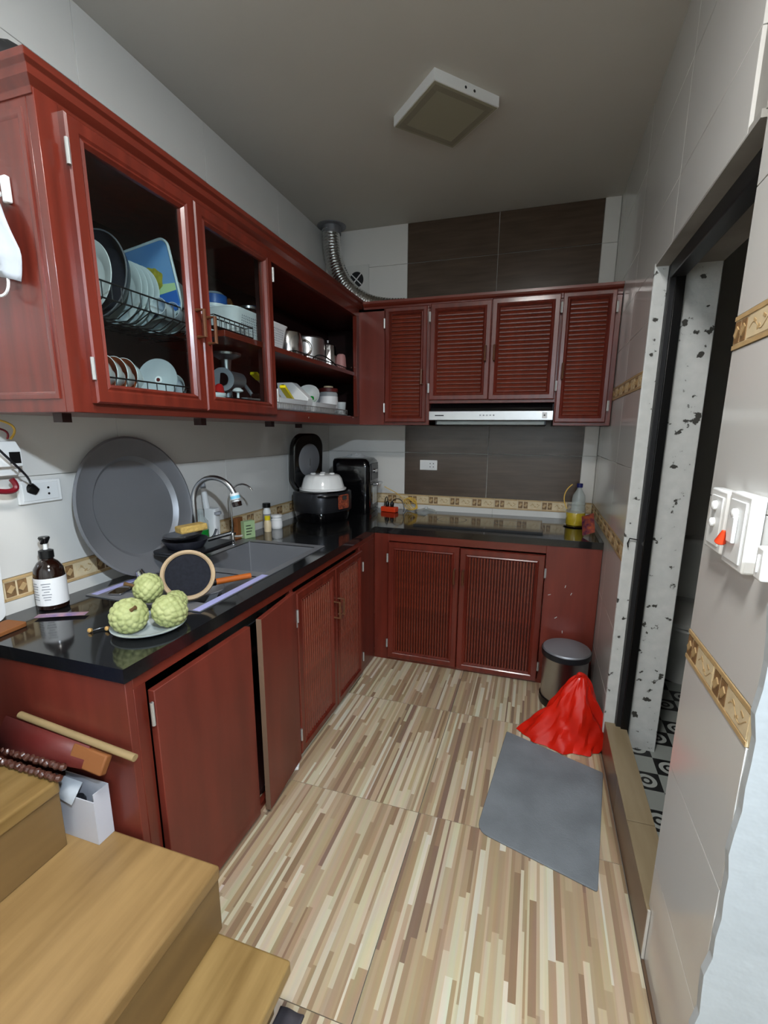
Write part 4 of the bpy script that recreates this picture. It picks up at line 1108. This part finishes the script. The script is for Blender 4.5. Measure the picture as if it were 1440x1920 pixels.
bs = thing('steamer_basket', 'white plastic basket turned upside down on the open cooker', 'basket', (.212, -.548, ZC+.187))
def ribbed(prof_, n, ribs, amp):
    b = MB(); rings = []
    for r, z in prof_:
        rings.append([(r*(1+amp*(1 if z > .02 else 0)*max(0, math.cos(ribs*2*math.pi*i/n))**6)*math.cos(2*math.pi*i/n), r*(1+amp*(1 if z > .02 else 0)*max(0, math.cos(ribs*2*math.pi*i/n))**6)*math.sin(2*math.pi*i/n), z) for i in range(n)])
    loft(b, rings); return b
ribbed([(.138, .0), (.139, .008), (.128, .012), (.122, .03), (.112, .065), (.100, .082), (.085, .088), (.03, .090)], 96, 8, .025).build('shell', 'white_gloss', bs, angle=50)
for a in (.3, 2.0, 3.6, 5.1): MB().lathe([(0, .004), (.012, .004), (.016, .0), (.016, -.008), (0, -.008)], 14).build('foot', 'white_gloss', bs, (.055*math.cos(a), .055*math.sin(a), .0925))

af = thing('air_fryer', 'tall black air fryer with steel handled drawer beside the cooker', 'fryer', (.278, -.180, ZC), math.radians(5))
b = MB(); rings = []
for z, s_, dx in ((0, .94, 0), (.01, .98, 0), (.30, 1.0, 0), (.335, .97, -.004), (.352, .88, -.01), (.356, .75, -.014)):
    rings.append([(x*s_+dx, y*s_, z) for x, y in rrect(.25, .265, .035, 5)])
loft(b, rings); b.build('body', 'black_gloss', af, angle=40)
MB().box((.120, -.085, .215), (.1285, .085, .325)).build('control_face', 'dark_metal', af, bevel=.004)
for y in (-.03, .005): MB().cyl((.128, y, .275), (.142, y, .275), .013, .012, 16).build('dial', 'steel_bright', af)
MB().box((.118, -.09, .03), (.1275, .09, .200)).build('drawer', 'black_gloss', af, bevel=.004)
MB().box((.126, -.062, .182), (.168, .062, .200)).build('handle', 'steel', af, bevel=.006)
MB().box((.1265, -.05, .06), (.1285, .05, .17)).build('sticker', 'porcelain_grey', af)
pw = thing('plastic_wrap', 'crumpled clear plastic wrap lying on top of the air fryer', 'plastic', (.278, -.180, ZC+.357))
b = MB(); rnd = random.Random(9); n = 14; vs_ = []
for j in range(n+1):
    for i in range(n+1):
        u, v = i/n*2-1, j/n*2-1; f = max(0, 1-u*u)*max(0, 1-v*v)
        vs_.append((u*.075, v*.06, .002+.026*f*(.5+.5*rnd.random())))
b.add(vs_, [(j*(n+1)+i, j*(n+1)+i+1, (j+1)*(n+1)+i+1, (j+1)*(n+1)+i) for j in range(n) for i in range(n)]); b.build('film', 'frost', pw, smooth=False)

# power strip, plugs and cables
ps = thing('power_strip', 'orange red power strip lying on the worktop by the tiled border', 'power strip', (.498, -.135, ZC+.0005), math.radians(-12))
MB().box((-.055, -.024, 0), (.055, .024, .034)).build('body', 'orange_plastic', ps, bevel=.004)
for q in (-.018, .018): MB().box((q-.011, -.008, .034), (q+.011, .010, .036)).build('outlet', 'black', ps)
pk = MB().lathe([(0, 0), (.011, 0), (.014, .012), (.012, .024), (.006, .034), (0, .034)], 14).mesh('plug_body', 'black')
for i, (dx, lb, p1, p2, p3) in enumerate(((-.018, 'black plug in the orange strip with a cable going left', (-.0, .02, .07), (-.03, .04, .08), (-.045, .07, -.034)), (.018, 'black plug in the orange strip with a cable looping right', (.03, -.0, .075), (.10, .0, .05), (.085, -.02, -.03)))):
    q = Matrix.Rotation(math.radians(-12), 3, 'Z') @ Vector((dx, .001, .0365)) + ps.location
    t = thing('power_plug', lb, 'plug', q)
    link('plug_body', pk, t)
    MB().tube(bez((0, 0, .032), p1, p2, p3, 14), .003, 7).build('cable', 'black', t)
yc = thing('yellow_cable', 'pale yellow cable bundle coiled at the tiled border behind the strip', 'cable', (.62, -.055, ZC))
for k in range(4):
    pts = [(.045*math.cos(a+.3*k)*(1-.1*k)+.006*k, -.012+.012*math.sin(2*a+k), .050+.042*math.sin(a)*(1-.08*k)) for a in [i*2*math.pi/22 for i in range(22)]]
    MB().tube(pts, .0028, 6, closed=True).build('coil', 'yellow_cable', yc)
MB().tube(bez((-.03, -.01, .06), (-.08, -.01, .12), (-.13, .0, .13), (-.18, -.02, .16), 14), .0028, 6).build('lead', 'yellow_cable', yc)
gl = thing('glass_dish', 'small clear glass dish turned over beside the yellow cable', 'dish', (.735, -.075, ZC+.0005))
MB().lathe([(.068, 0), (.07, .004), (.055, .016), (.025, .024), (0, .025)], 36).build('dome', 'clear', gl)
MB().lathe([(0, .025), (.008, .025), (.012, .036), (0, .038)], 14).build('knob', 'white_plastic', gl)

# induction hob
hb = thing('induction_hob', 'black glass induction hob set on the worktop under the hood', 'hob', (1.12, -.335, ZC+.0004))
MB().box((-.352, -.195, 0), (.352, .195, .007)).build('glass_top', 'black_gloss', hb, bevel=.002)
MB().box((-.352, -.2015, 0), (.352, -.1955, .0085)).build('front_edge', 'black_soft', hb)
for x in (-.17, .17):
    b = MB(); b.lathe([(.085, .0071), (.087, .0073), (.0885, .0071)], 48, Matrix.Translation((x, .02, 0))); b.build('zone_ring', 'dark_metal', hb)

# outlet on the brown tiles
socket('white double wall socket on the brown tiles under the hood', (.728, -.001, 1.108), 0, .118, .066, [(.012, .011), (.034, .011), (.012, -.011), (.034, -.011)])

# oil jar, water bottle and snack packet at the right end
oj = thing('oil_jar', 'glass jug of yellow cooking oil on a dark saucer', 'jar', (1.648, -.235, ZC))
MB().lathe([(0, 0), (.058, 0), (.064, .006), (.060, .008), (0, .008)], 32).build('saucer', 'brown_glass', oj)
MB().lathe([(0, .010), (.048, .010), (.052, .016), (.052, .075), (.05, .082), (0, .082)], 32).build('oil', 'oil', oj)
MB().lathe([(.0525, .082), (.053, .088), (.050, .105), (.046, .122), (.051, .134), (.049, .134), (.044, .122)], 32).build('glass', 'clear', oj)
MB().tube(bez((-.05, -.01, .10), (-.085, -.015, .16), (-.07, -.01, .21), (-.03, 0, .24), 12), .003, 7).build('wire_handle', 'yellow_cable', oj)
wb_ = thing('water_bottle', 'clear plastic bottle with dark blue cap behind the oil jug', 'bottle', (1.668, -.105, ZC))
MB().lathe([(0, 0), (.034, 0), (.037, .006), (.037, .14), (.034, .165), (.016, .195), (.013, .205), (.013, .212), (0, .212)], 28).build('body', 'clear_plastic', wb_)
MB().lathe([(0, .210), (.017, .210), (.017, .232), (.015, .234), (0, .234)], 20).build('cap', 'navy', wb_)
sachet('snack_packet', 'shiny purple and orange snack packet leaning on the tiled right wall', 'purple_foil', (1.700, -.470, ZC+.052), 0, .066, .125, th=.012, rot=(math.radians(48), math.radians(-24), math.radians(-22)))

# ================================================================== CABINET CONTENTS
def rack(label, y0, y1, x0, x1, z, h, n, m='wire', lean=0., lip=.04, name='dish_rack', rz=0., sag=0.):
    """wire rack: floor of cross wires with a raised front and back rail"""
    t = thing(name, label, 'rack', ((x0+x1)/2, (y0+y1)/2, z), (lean, 0, rz))
    hx, hy = (x1-x0)/2, (y1-y0)/2; r = .0021
    MB().tube([(hx, -hy, h), (hx, hy, h), (-hx, hy, h), (-hx, -hy, h)], r*1.15, 6, closed=True).build('top_rail', m, t)
    MB().tube([(hx, -hy, 0), (hx, hy, 0), (-hx, hy, 0), (-hx, -hy, 0)], r*1.15, 6, closed=True).build('bottom_rail', m, t)
    MB().tube([(hx*.35, -hy, -sag), (hx*.35, hy, -sag)], r, 6).build('long_wire', m, t); MB().tube([(-hx*.35, -hy, -sag), (-hx*.35, hy, -sag)], r, 6).build('long_wire', m, t)
    me_ = MB().tube([(hx, 0, h), (hx, 0, 0), (hx*.6, 0, -sag), (-hx*.6, 0, -sag), (-hx, 0, 0), (-hx, 0, h)] if sag else [(hx, 0, h), (hx, 0, 0), (-hx, 0, 0), (-hx, 0, h)], r*.85, 5).mesh('cross_wire', m)
    for i in range(n+1): link('cross_wire', me_, t, (0, -hy+2*hy*i/n, 0))
    return t
rack('dark wire dish rack holding plates behind the left glass door', -2.145, -1.66, .075, .345, 1.650, .040, 16, sag=.028)
rack('dark wire rack holding bowls on the cabinet floor behind the left glass door', -2.145, -1.66, .075, .345, 1.412, .045, 14)
rack('short dark wire rack behind the right glass door above the shelf', -1.66, -1.44, .338, .372, 1.662, .035, 8)
rack('small dark wire rack around the meat grinder on the cabinet floor', -1.56, -1.34, .268, .345, 1.388, .052, 8)
rack('dark wire rack under the steel pots on the open shelf', -1.08, -.45, .10, .352, 1.660, .016, 26)
rack('pale wire rack under the trays in the open bay', -1.245, -.50, .12, .352, 1.416, .026, 38, 'wire_light')

plate_me = MB().lathe([(0, 0), (.055, 0), (.062, .003), (.088, .014), (.092, .016), (.092, .018), (.086, .017), (.060, .007), (.054, .004), (0, .004)], 48).mesh('plate', 'porcelain_grey')
bigp_me = MB().lathe([(0, 0), (.06, 0), (.068, .003), (.096, .016), (.100, .018), (.100, .021), (.094, .019), (.066, .008), (.06, .005), (0, .005)], 48).mesh('plate', 'porcelain')
ROTP = (math.radians(82), 0, 0)       # plate axis (+Z) to -Y, leaning back
def plate(me_, label, y, x, z, r, lean=0., rz=0., group='plates in the rack behind the left glass door', nm='plate'):
    return tag(link(nm, me_, None, (x, y, z+r), (math.radians(84)+lean, 0, rz)), label, 'plate', group)
RZ0 = 1.6255
plate(bigp_me, 'large white plate at the near end of the plate rack', -1.972, .215, RZ0, .100)
pn = thing('black_pan', 'black frying pan standing on edge among the plates', 'pan', (.205, -1.912, RZ0+.118), (math.radians(85), 0, 0))
MB().lathe([(0, 0), (.085, 0), (.098, .01), (.115, .034), (.118, .036), (.117, .032), (.10, .006), (.086, -.004), (0, -.004)], 48).build('pan', 'nonstick', pn)
MB().lathe([(.115, .0335), (.1185, .0345), (.1185, .037), (.115, .0365)], 48, closed=True).build('rim', 'steel_dull', pn)
for i in range(4):
    plate(plate_me, ('white plate of the row of four touching the black pan', 'second white plate from the black pan in the row of four', 'third white plate from the black pan in the row of four', 'white plate of the row of four closest to the blue tray')[i], -1.868+i*.0195, .215, RZ0, .092, rz=.02*i)
# blue tray with a printed picture
tr = thing('blue_tray', 'blue plastic tray printed with a yellow tree standing among the plates', 'tray', (.222, -1.778, RZ0+.120), (math.radians(4), math.radians(-9), 0))
b = MB(); Mt = Matrix(((1, 0, 0, 0), (0, 0, -1, 0), (0, 1, 0, 0), (0, 0, 0, 1)))
b.prism(rrect(.235, .20, .025), -.004, .004, Mt @ Matrix.Translation((0, .02, 0))); b.build('panel', 'blue_sky', tr)
def in_poly(y0, y1): return [(-.113, y0), (.113, y0), (.113, y1), (-.113, y1)]
MB().prism([(-.10, -.076), (.098, -.076), (.112, -.06), (.112, -.022), (-.112, -.022), (-.112, -.06)], .0041, .0046, Mt).build('blue_print', 'blue_tray', tr)
MB().prism([(-.112, -.0215), (.112, -.0215), (.112, -.002), (.07, .004), (-.02, -.004), (-.112, .0)], .0041, .0047, Mt).build('field_print', 'green_card', tr)
MB().prism([(.028+.046*math.cos(a)*(1+.07*math.sin(6*a)), .022+.036*math.sin(a)*(1+.07*math.sin(9*a))) for a in [i*2*math.pi/64 for i in range(64)]], .0048, .0054, Mt).build('tree_print', 'olive', tr) if 'olive' in MATS else MB().prism([(.028+.046*math.cos(a)*(1+.07*math.sin(6*a)), .022+.036*math.sin(a)*(1+.07*math.sin(9*a))) for a in [i*2*math.pi/64 for i in range(64)]], .0048, .0054, Mt).build('tree_print', mat('olive', '#a79c33', .5, color2='#6e6a20', vscale=(60, 60, 60)), tr)
pp = rrect(.24, .205, .027); b = MB(); b.tube([Mt @ Vector((x, y+.02, .004)) for x, y in pp], .004, 6, closed=True); b.build('rim', 'porcelain_grey', tr)
plate(plate_me, 'white plate standing just behind the blue tray', -1.735, .215, RZ0, .092, rz=.1)
for i in range(3):
    t = thing('drinking_glass', ('clear drinking glass in the plate rack nearest the row of plates', 'middle clear drinking glass under the blue tray', 'clear drinking glass under the lower corner of blue tray')[i], 'glass', (.312, -1.790+.053*i, RZ0+.045), (math.radians(80), 0, .2), 'glasses under the blue tray')
    MB().lathe([(0, 0), (.020, 0), (.025, .06), (.0235, .06), (.019, .003), (0, .003)], 24).build('tumbler', 'frost', t)
plate(plate_me, 'white plate at the far end of the plate rack by the door stile', -1.690, .215, RZ0, .092, rz=.15, group=None)
# bowls
bw = MB().lathe([(0, 0), (.022, 0), (.024, .006), (.045, .03), (.056, .056), (.0545, .0565), (.043, .033), (.02, .009), (0, .009)], 36)
k0 = len(bw.f)
bowl_me = bw.mesh('bowl', ['porcelain', 'orange_glaze'])
nf = len(bowl_me.polygons)
for p in bowl_me.polygons:
    if p.index >= nf*5//8: p.material_index = 1
RB = 1.4165
for i in range(5):
    tag(link('bowl', bowl_me, None, (.225, -1.985+.034*i, RB+.056), (math.radians(86), 0, 0)),
        ('white rice bowl on edge showing its orange inside', 'second nested rice bowl behind the one showing orange', 'middle rice bowl of the nested row on edge', 'fourth nested rice bowl, next to the last one', 'last nested rice bowl beside the clear glass plate')[i], 'bowl', 'nested rice bowls behind the left glass door')
gp = thing('glass_plate', 'clear glass plate with a red dot standing behind the bowls', 'plate', (.225, -1.765, RB+.066), (math.radians(80), 0, .25))
MB().lathe([(0, 0), (.045, 0), (.066, .008), (.066, .011), (.044, .003), (0, .003)], 40).build('dish', 'frost', gp)
MB().lathe([(0, .0031), (.012, .0031), (.012, .0045), (0, .0045)], 20).build('centre_ring', 'white_plastic', gp)
MB().lathe([(0, .0046), (.006, .0046), (.006, .0056), (0, .0056)], 16).build('centre_dot', 'dark_red', gp)
cu_ = thing('cup', 'white cup turned on its side at the end of the bowl rack', 'cup', (.235, -1.690, RB+.040), (math.radians(80), 0, .35))
MB().lathe([(0, 0), (.025, 0), (.038, .05), (.0405, .055), (.036, .05), (.023, .004), (0, .004)], 32).build('bowl', 'porcelain', cu_)
MB().lathe([(0, .025), (.03, .025), (.03, .028), (0, .028)], 24).build('inside', 'print_grey', cu_)

# basket and what is in it
pb2 = thing('plastic_basket', 'white perforated plastic basket on the cabinet shelf', 'basket', (.195, -1.300, 1.657))
b = MB(); rings = []
for z, s_ in ((0, .86), (.004, .90), (.100, 1.0), (.108, 1.03), (.111, 1.03), (.111, .985), (.100, .965), (.006, .87), (.004, .8)):
    rings.append([(x*s_, y*s_, z) for x, y in rrect(.28, .40, .04, 5)])
loft(b, rings); b.build('shell', 'white_plastic', pb2)
hm = MB().box((-.0018, 0, -.0018), (.0018, .001, .0018)).mesh('hole', 'print_grey')
b = MB()
for i in range(26):
    for j in range(9):
        b.cbox((.1255+.0125*j/8+.0012, -.145+i*.0116, .016+j*.0090), (.0012, .005, .0045))
o = b.build('perforations', 'print_grey', pb2); o['kind'] = 'stuff'
def put(name, label, cat, m, prof_, loc, rot=(0, 0, 0), n=24, part_name='body', more=()):
    t = thing(name, label, cat, loc, rot); MB().lathe(prof_, n).build(part_name, m, t)
    for nm, pr_, mm in more: MB().lathe(pr_, n).build(nm, mm, t)
    return t
BZ = 1.6635
put('blue_tub', 'blue tub with white lid and white stripe in the basket', 'tub', 'blue_tray', [(0, 0), (.040, 0), (.045, .12), (0, .12)], (.200, -1.425, BZ),
    more=(('stripe', [(.0405, .112), (.0462, .118), (.0462, .128), (.040, .13)], 'white_plastic'), ('band', [(.0448, .128), (.0465, .13), (.0462, .160), (.043, .162)], 'blue_tray'), ('lid', [(0, .175), (.03, .172), (.044, .160), (.044, .155), (0, .155)], 'porcelain_grey')))
t = thing('paper_bag', 'tan paper packet sticking out of the white basket', 'packet', (.17, -1.320, BZ))
MB().prism([(-.05, 0), (.05, 0), (.06, .15), (.02, .185), (-.03, .17), (-.055, .15)], -.012, .012, Matrix.Rotation(math.pi/2, 4, 'Z') @ Matrix.Rotation(math.pi/2, 4, 'X')).build('paper', 'brown_card', t)
MB().prism([(.0, .10), (.065, .10), (.07, .15), (.02, .165)], .0125, .016, Matrix.Rotation(math.pi/2, 4, 'Z') @ Matrix.Rotation(math.pi/2, 4, 'X')).build('cream_fold', 'cream', t)
put('dark_jar', 'dark jar with clear rim inside the white basket', 'jar', 'brown_glass', [(0, 0), (.036, 0), (.036, .13), (.03, .145), (0, .145)], (.245, -1.270, BZ), more=(('rim', [(.03, .145), (.034, .146), (.034, .155), (0, .155)], 'steel'),))
put('navy_box', 'dark blue lidded pot at the end of the white basket', 'pot', 'blue_tray', [(0, 0), (.035, 0), (.04, .15), (.03, .18), (0, .185)], (.205, -1.180, BZ))

# floor of the right glass bay
gr = thing('meat_grinder', 'grey cast metal meat grinder with round hopper standing in the cabinet', 'grinder', (.205, -1.385, 1.3835))
MB().lathe([(0, 0), (.05, 0), (.05, .008), (.02, .016), (.018, .10), (0, .10)], 24).build('stand', 'steel_dull', gr)
b = MB(); b.cyl((.02, -.05, .135), (.0, .085, .145), .038, .030, 28); b.cyl((.025, -.062, .135), (.02, -.05, .135), .044, n=28); b.build('barrel', 'steel_dull', gr, angle=40)
MB().lathe([(.016, .16), (.018, .19), (.022, .215), (.058, .232), (.060, .240), (.054, .238), (.016, .219), (0, .218)], 28).build('hopper', 'steel', gr)
MB().tube([(.0, .085, .145), (.0, .105, .14), (.03, .11, .10), (.04, .112, .085)], .008, 8).build('crank', 'steel_dull', gr)
MB().cyl((.04, .112, .085), (.075, .112, .083), .010, n=12).build('crank_knob', 'black', gr)
MB().lathe([(0, 0), (.024, 0), (.024, .002), (0, .002)], 24).build('die_plate', 'black', gr, (.027, -.0625, .135), (math.radians(88), 0, .1))
ct = thing('small_tub', 'small pale blue tub with red funnel on it behind the right door', 'tub', (.300, -1.585, 1.3928))
MB().lathe([(0, 0), (.030, 0), (.034, .05), (.034, .052), (0, .052)], 24).build('tub', 'porcelain', ct)
MB().lathe([(.0342, .015), (.0348, .015), (.0348, .03), (.0342, .03)], 24, closed=True).build('blue_band', 'lilac_blue', ct)
MB().lathe([(.0, .052), (.036, .052), (.036, .062), (.0, .062)], 24).build('lid', 'white_plastic', ct)
MB().lathe([(0, 0), (.028, 0), (.012, .03), (.007, .034), (.0, .036)], 20).build('red_funnel', 'red', ct, (.0, .012, .0625), (-.35, .2, 0))
put('glass_pitcher', 'cloudy glass pitcher with handle in the cabinet behind the right door', 'pitcher', 'frost', [(0, 0), (.050, 0), (.055, .15), (.053, .152), (.047, .006), (0, .006)], (.070, -1.270, 1.3835),
    more=(('rim', [(.0555, .146), (.058, .15), (.0575, .156), (.0535, .156)], 'porcelain_grey'),))
put('egg_cup', 'small white mushroom shaped cup on the cabinet floor', 'cup', 'white_gloss', [(0, 0), (.014, 0), (.005, .006), (.005, .075), (.020, .08), (.021, .085), (.01, .094), (0, .095)], (.285, -1.430, 1.3925))

# open bay, upper shelf
SZ = 1.6622
p1 = thing('steel_mug', 'shiny steel mug turned upside down on the open shelf', 'mug', (.225, -.925, SZ))
MB().lathe([(.076, 0), (.078, .004), (.072, .10), (.066, .122), (.055, .128), (0, .128)], 36).build('cup', 'steel_bright', p1)
MB().tube(bez((.045, .058, .10), (.085, .10, .11), (.09, .10, .03), (.055, .062, .03), 12), .006, 8).build('handle', 'steel_bright', p1)
p2 = thing('aluminium_pot', 'plain aluminium pot turned upside down on the open shelf', 'pot', (.200, -.665, SZ))
MB().lathe([(.090, 0), (.092, .004), (.088, .02), (.088, .140), (.082, .148), (0, .150)], 40).build('pot', 'alu', p2)
MB().tube(bez((.06, -.07, .03), (.12, -.13, .06), (.135, -.04, .045), (.145, .05, .0055), 14), .0035, 7).build('wire_handle', 'black', p2)
p3 = thing('steel_jug', 'shiny steel jug with faceted spout on the open shelf', 'jug', (.235, -.490, SZ))
b = MB(); rings = []
for z, r in ((0, .058), (.004, .060), (.06, .055), (.11, .046), (.135, .043)):
    rings.append([(r*math.cos(a)*(1+.22*(z/.135)*max(0, math.cos(a+.9))**4), r*math.sin(a)*(1+.22*(z/.135)*max(0, math.cos(a+.9))**4), z) for a in [i*2*math.pi/14 for i in range(14)]])
loft(b, rings); b.build('body', 'steel_bright', p3, smooth=False)
MB().lathe([(0, .135), (.042, .135), (.03, .148), (.008, .152), (.010, .165), (0, .167)], 24).build('lid', 'steel', p3)
MB().tube(bez((-.03, -.035, .12), (-.06, -.085, .14), (-.065, -.085, .04), (-.04, -.045, .03), 12), .006, 8).build('handle', 'black', p3)
p4 = put('pink_cup', 'dull pink plastic beaker at the end of the open shelf', 'beaker', 'pink', [(0, 0), (.026, 0), (.030, .02), (.026, .07), (.022, .085), (.014, .09), (0, .09)], (.315, -.520+.03, SZ))

# open bay, lower shelf
LZ = 1.4205
def tray(name, label, loc, rz, w_, d_, h_, m='white_plastic', rot=None):
    t = thing(name, label, 'tray', loc, rot or (0, 0, rz))
    b = MB(); rings = []
    for z, s_ in ((0, .90), (.003, .92), (h_-.004, 1.), (h_, 1.03), (h_, .98), (.006, .90), (.004, .84)):
        rings.append([(x*s_, y*s_, z) for x, y in rrect(w_, d_, .015, 4)])
    loft(b, rings); b.build('shell', m, t); return t
tray('white_tray', 'white plastic tray holding the yellow cutter', (.250, -1.095, LZ), 0, .19, .27, .045)
tray('white_tray', 'white plastic tray holding the green printed bowl', (.250, -.755, LZ), 0, .19, .27, .045)
t = thing('white_box', 'white plastic bin with sloping front between the two trays', 'bin', (.255, -.925, LZ))
MB().prism([(-.07, 0), (.07, 0), (.085, .06), (.0, .135), (-.085, .135)], -.026, .026, Matrix(((1, 0, 0, 0), (0, 0, -1, 0), (0, 1, 0, 0), (0, 0, 0, 1)))).build('bin', 'white_plastic', t, bevel=.004)
t = thing('yellow_cutter', 'bright yellow handled cutter lying over the white tray', 'cutter', (.295, -1.06, LZ+.058), (math.radians(-22), 0, math.radians(12)))
MB().box((-.014, -.09, .0), (.014, .05, .014)).build('grip', 'yellow_bright', t, bevel=.003)
MB().box((-.006, -.09, .0142), (.006, .02, .016)).build('slider', 'black', t)
t = thing('wooden_spatula', 'pale wooden spatula with yellow tip lying behind the cutter', 'spatula', (.200, -1.08, LZ+.098), (math.radians(-20), 0, math.radians(5)))
MB().box((-.016, -.13, 0), (.016, .11, .010)).build('blade', 'cream', t, bevel=.003)
MB().box((-.0165, -.135, -.0005), (.0165, -.08, .0105)).build('tip', 'yellow_bright', t)
gbw = thing('printed_bowl', 'white bowl with green leaf print tilted in the white tray', 'bowl', (.270, -.800, LZ+.062), (math.radians(58), math.radians(25), 0))
MB().lathe([(0, 0), (.025, 0), (.028, .006), (.052, .03), (.060, .046), (.058, .046), (.05, .032), (.022, .008), (0, .008)], 36).build('bowl', 'porcelain', gbw)
MB().prism([(.012+.016*math.cos(a), .012+.010*math.sin(a)) for a in [i*.5236 for i in range(12)]], .0085, .0105).build('leaf_print', 'green_liquid', gbw)
rj = thing('red_lid_jar', 'glass jar with red lid and white label in the open bay', 'jar', (.262, -.553, LZ))
MB().lathe([(0, 0), (.05, 0), (.052, .006), (.052, .11), (.045, .12), (0, .12)], 30).build('glass', 'frost', rj)
MB().lathe([(.0523, .03), (.0528, .03), (.0528, .095), (.0523, .095)], 30, closed=True).build('label', 'label_white', rj)
MB().lathe([(.045, .118), (.054, .12), (.054, .138), (.04, .142), (0, .142)], 30).build('lid', 'dark_red', rj)
MB().lathe([(0, .142), (.028, .142), (.026, .152), (0, .153)], 24).build('lid_top', 'cream', rj)
def tumbler(label, loc, rot=(0, 0, 0), s=1.):
    t = thing('drinking_glass', label, 'glass', loc, rot)
    MB().lathe([(0, 0), (.028*s, 0), (.035*s, .085*s), (.033*s, .085*s), (.026*s, .004), (0, .004)], 28).build('tumbler', 'frost', t); return t
tumbler('clear drinking glass beside the red lidded jar', (.180, -.640+.06, LZ))
tumbler('small clear glass at the far end of the open bay', (.310, -.485, LZ), s=.8)
put('pink_pot', 'small pale pink pot at the far corner of the open bay', 'pot', 'pink_pale' if 'pink_pale' in MATS else mat('pink_pale', '#d8bcbc', .5), [(0, 0), (.024, 0), (.026, .03), (0, .03)], (.318, -.430, 1.3835))
put('blue_saucer', 'flat blue saucer on the floor of the open bay', 'saucer', 'blue_tray', [(0, 0), (.055, 0), (.055, .012), (.05, .02), (0, .022)], (.300, -1.05, 1.3835))

# ================================================================== SIDE OF THE CABINET, TOP OF THE CABINET
hk = thing('wall_hook', 'white plastic hook stuck on the wall cabinet side', 'hook', (.296, YU, 1.822))
MB().box((-.009, -.012, -.024), (.009, -.0005, .028)).build('pad', 'white_gloss', hk, bevel=.003)
MB().tube([(-.012, -.012, -.005), (-.014, -.028, -.012), (-.016, -.032, -.002)], .004, 8).build('prong', 'white_gloss', hk)
mk = thing('face_mask', 'white disposable face mask hanging from the hook', 'mask', (.262, YU-.022, 1.73))
b = MB(); n, m_ = 18, 14; vs_ = []
for j in range(m_+1):
    for i in range(n+1):
        u, v = i/n*2-1, j/m_*2-1
        hw_ = .028+.036*max(0, 1-abs(v+.35)/1.2)**.8; x = u*hw_+.010*(1-v)*.5; z = v*.082-.010*u*(1-v)*.5
        y = -.026*(1-u*u)*(1-.4*v*v)-.004*math.sin(j*2.1)*(1-u*u) - .004*math.sin(7*u+3*v)
        vs_.append((x, y, z))
b.add(vs_, [(j*(n+1)+i, j*(n+1)+i+1, (j+1)*(n+1)+i+1, (j+1)*(n+1)+i) for j in range(m_) for i in range(n)])
o = b.build('cloth', 'tissue', mk); o.modifiers.new('t', 'SOLIDIFY').thickness = .0015
MB().tube(bez((.035, -.01, -.075), (.05, -.01, -.13), (-.02, -.01, -.14), (-.03, -.01, -.08), 14), .003, 6).build('ear_loop', 'white_plastic', mk)
MB().tube(bez((-.05, -.01, .07), (-.02, -.006, .115), (.02, -.006, .11), (.05, -.01, .07), 14), .003, 6).build('ear_loop', 'white_plastic', mk)
bb = thing('black_bag', 'black cloth bag lying on top of the wall cabinet', 'bag', (.255, -2.178, ZT+.0165))
b = MB(); rings = []
for z, s_ in ((0, .9), (.01, 1.0), (.035, .98), (.06, .8), (.078, .45), (.084, .1)):
    rings.append([(.09*s_*math.cos(a)*(1+.06*math.sin(3*a)), .055*s_*math.sin(a)*(1+.08*math.sin(4*a+z*30)), z+.004*math.sin(5*a)*(1 if z > .01 else 0)) for a in [i*2*math.pi/24 for i in range(24)]])
loft(b, rings); b.build('bag', 'black_soft', bb)

# ================================================================== BATHROOM
tb = thing('toilet', 'pale toilet bowl in the dark bathroom beyond the doorway', 'toilet', (2.22, -.36, .05))
b = MB(); rings = []
for z, sx, sy, dy in ((0, .11, .16, .02), (.06, .10, .15, .02), (.16, .12, .17, 0), (.26, .17, .22, -.03), (.33, .185, .235, -.04), (.345, .18, .23, -.04)):
    rings.append([(sx*math.cos(a), sy*math.sin(a)+dy, z) for a in [i*2*math.pi/32 for i in range(32)]])
loft(b, rings); b.build('pedestal', 'porcelain', tb)
b = MB(); rings = []
for z, s_ in ((.346, .98), (.350, 1.02), (.368, 1.02), (.374, .96)):
    rings.append([(.188*s_*math.cos(a), .238*s_*math.sin(a)-.04, z) for a in [i*2*math.pi/32 for i in range(32)]])
loft(b, rings); b.build('seat_lid', 'porcelain', tb)
MB().box((-.18, .20, .33), (.18, .35, .70)).build('cistern', 'porcelain', tb, bevel=.02, seg=3)

# ================================================================== SMALL LEFTOVERS
p = atz(548, 1441, 0)
tag(MB().prism([(0, 0), (.018, .006), (.014, .034), (.002, .030)], .0005, .012).build('paper_scrap', 'white_plastic', None, (p.x+.012, p.y-.01, 0), (0, 0, .2), bevel=.002), 'small white paper scrap on the floor at the ajar door', 'paper')
pc_ = thing('plastic_cup', 'crumpled clear plastic cup lying on the top wooden step', 'cup', (.352, -2.520, .5405+.024), (math.radians(90), 0, .5))
MB().lathe([(0, 0), (.018, 0), (.024, .065), (.0225, .065), (.0165, .002), (0, .002)], 9).build('cup', 'frost', pc_, smooth=False)
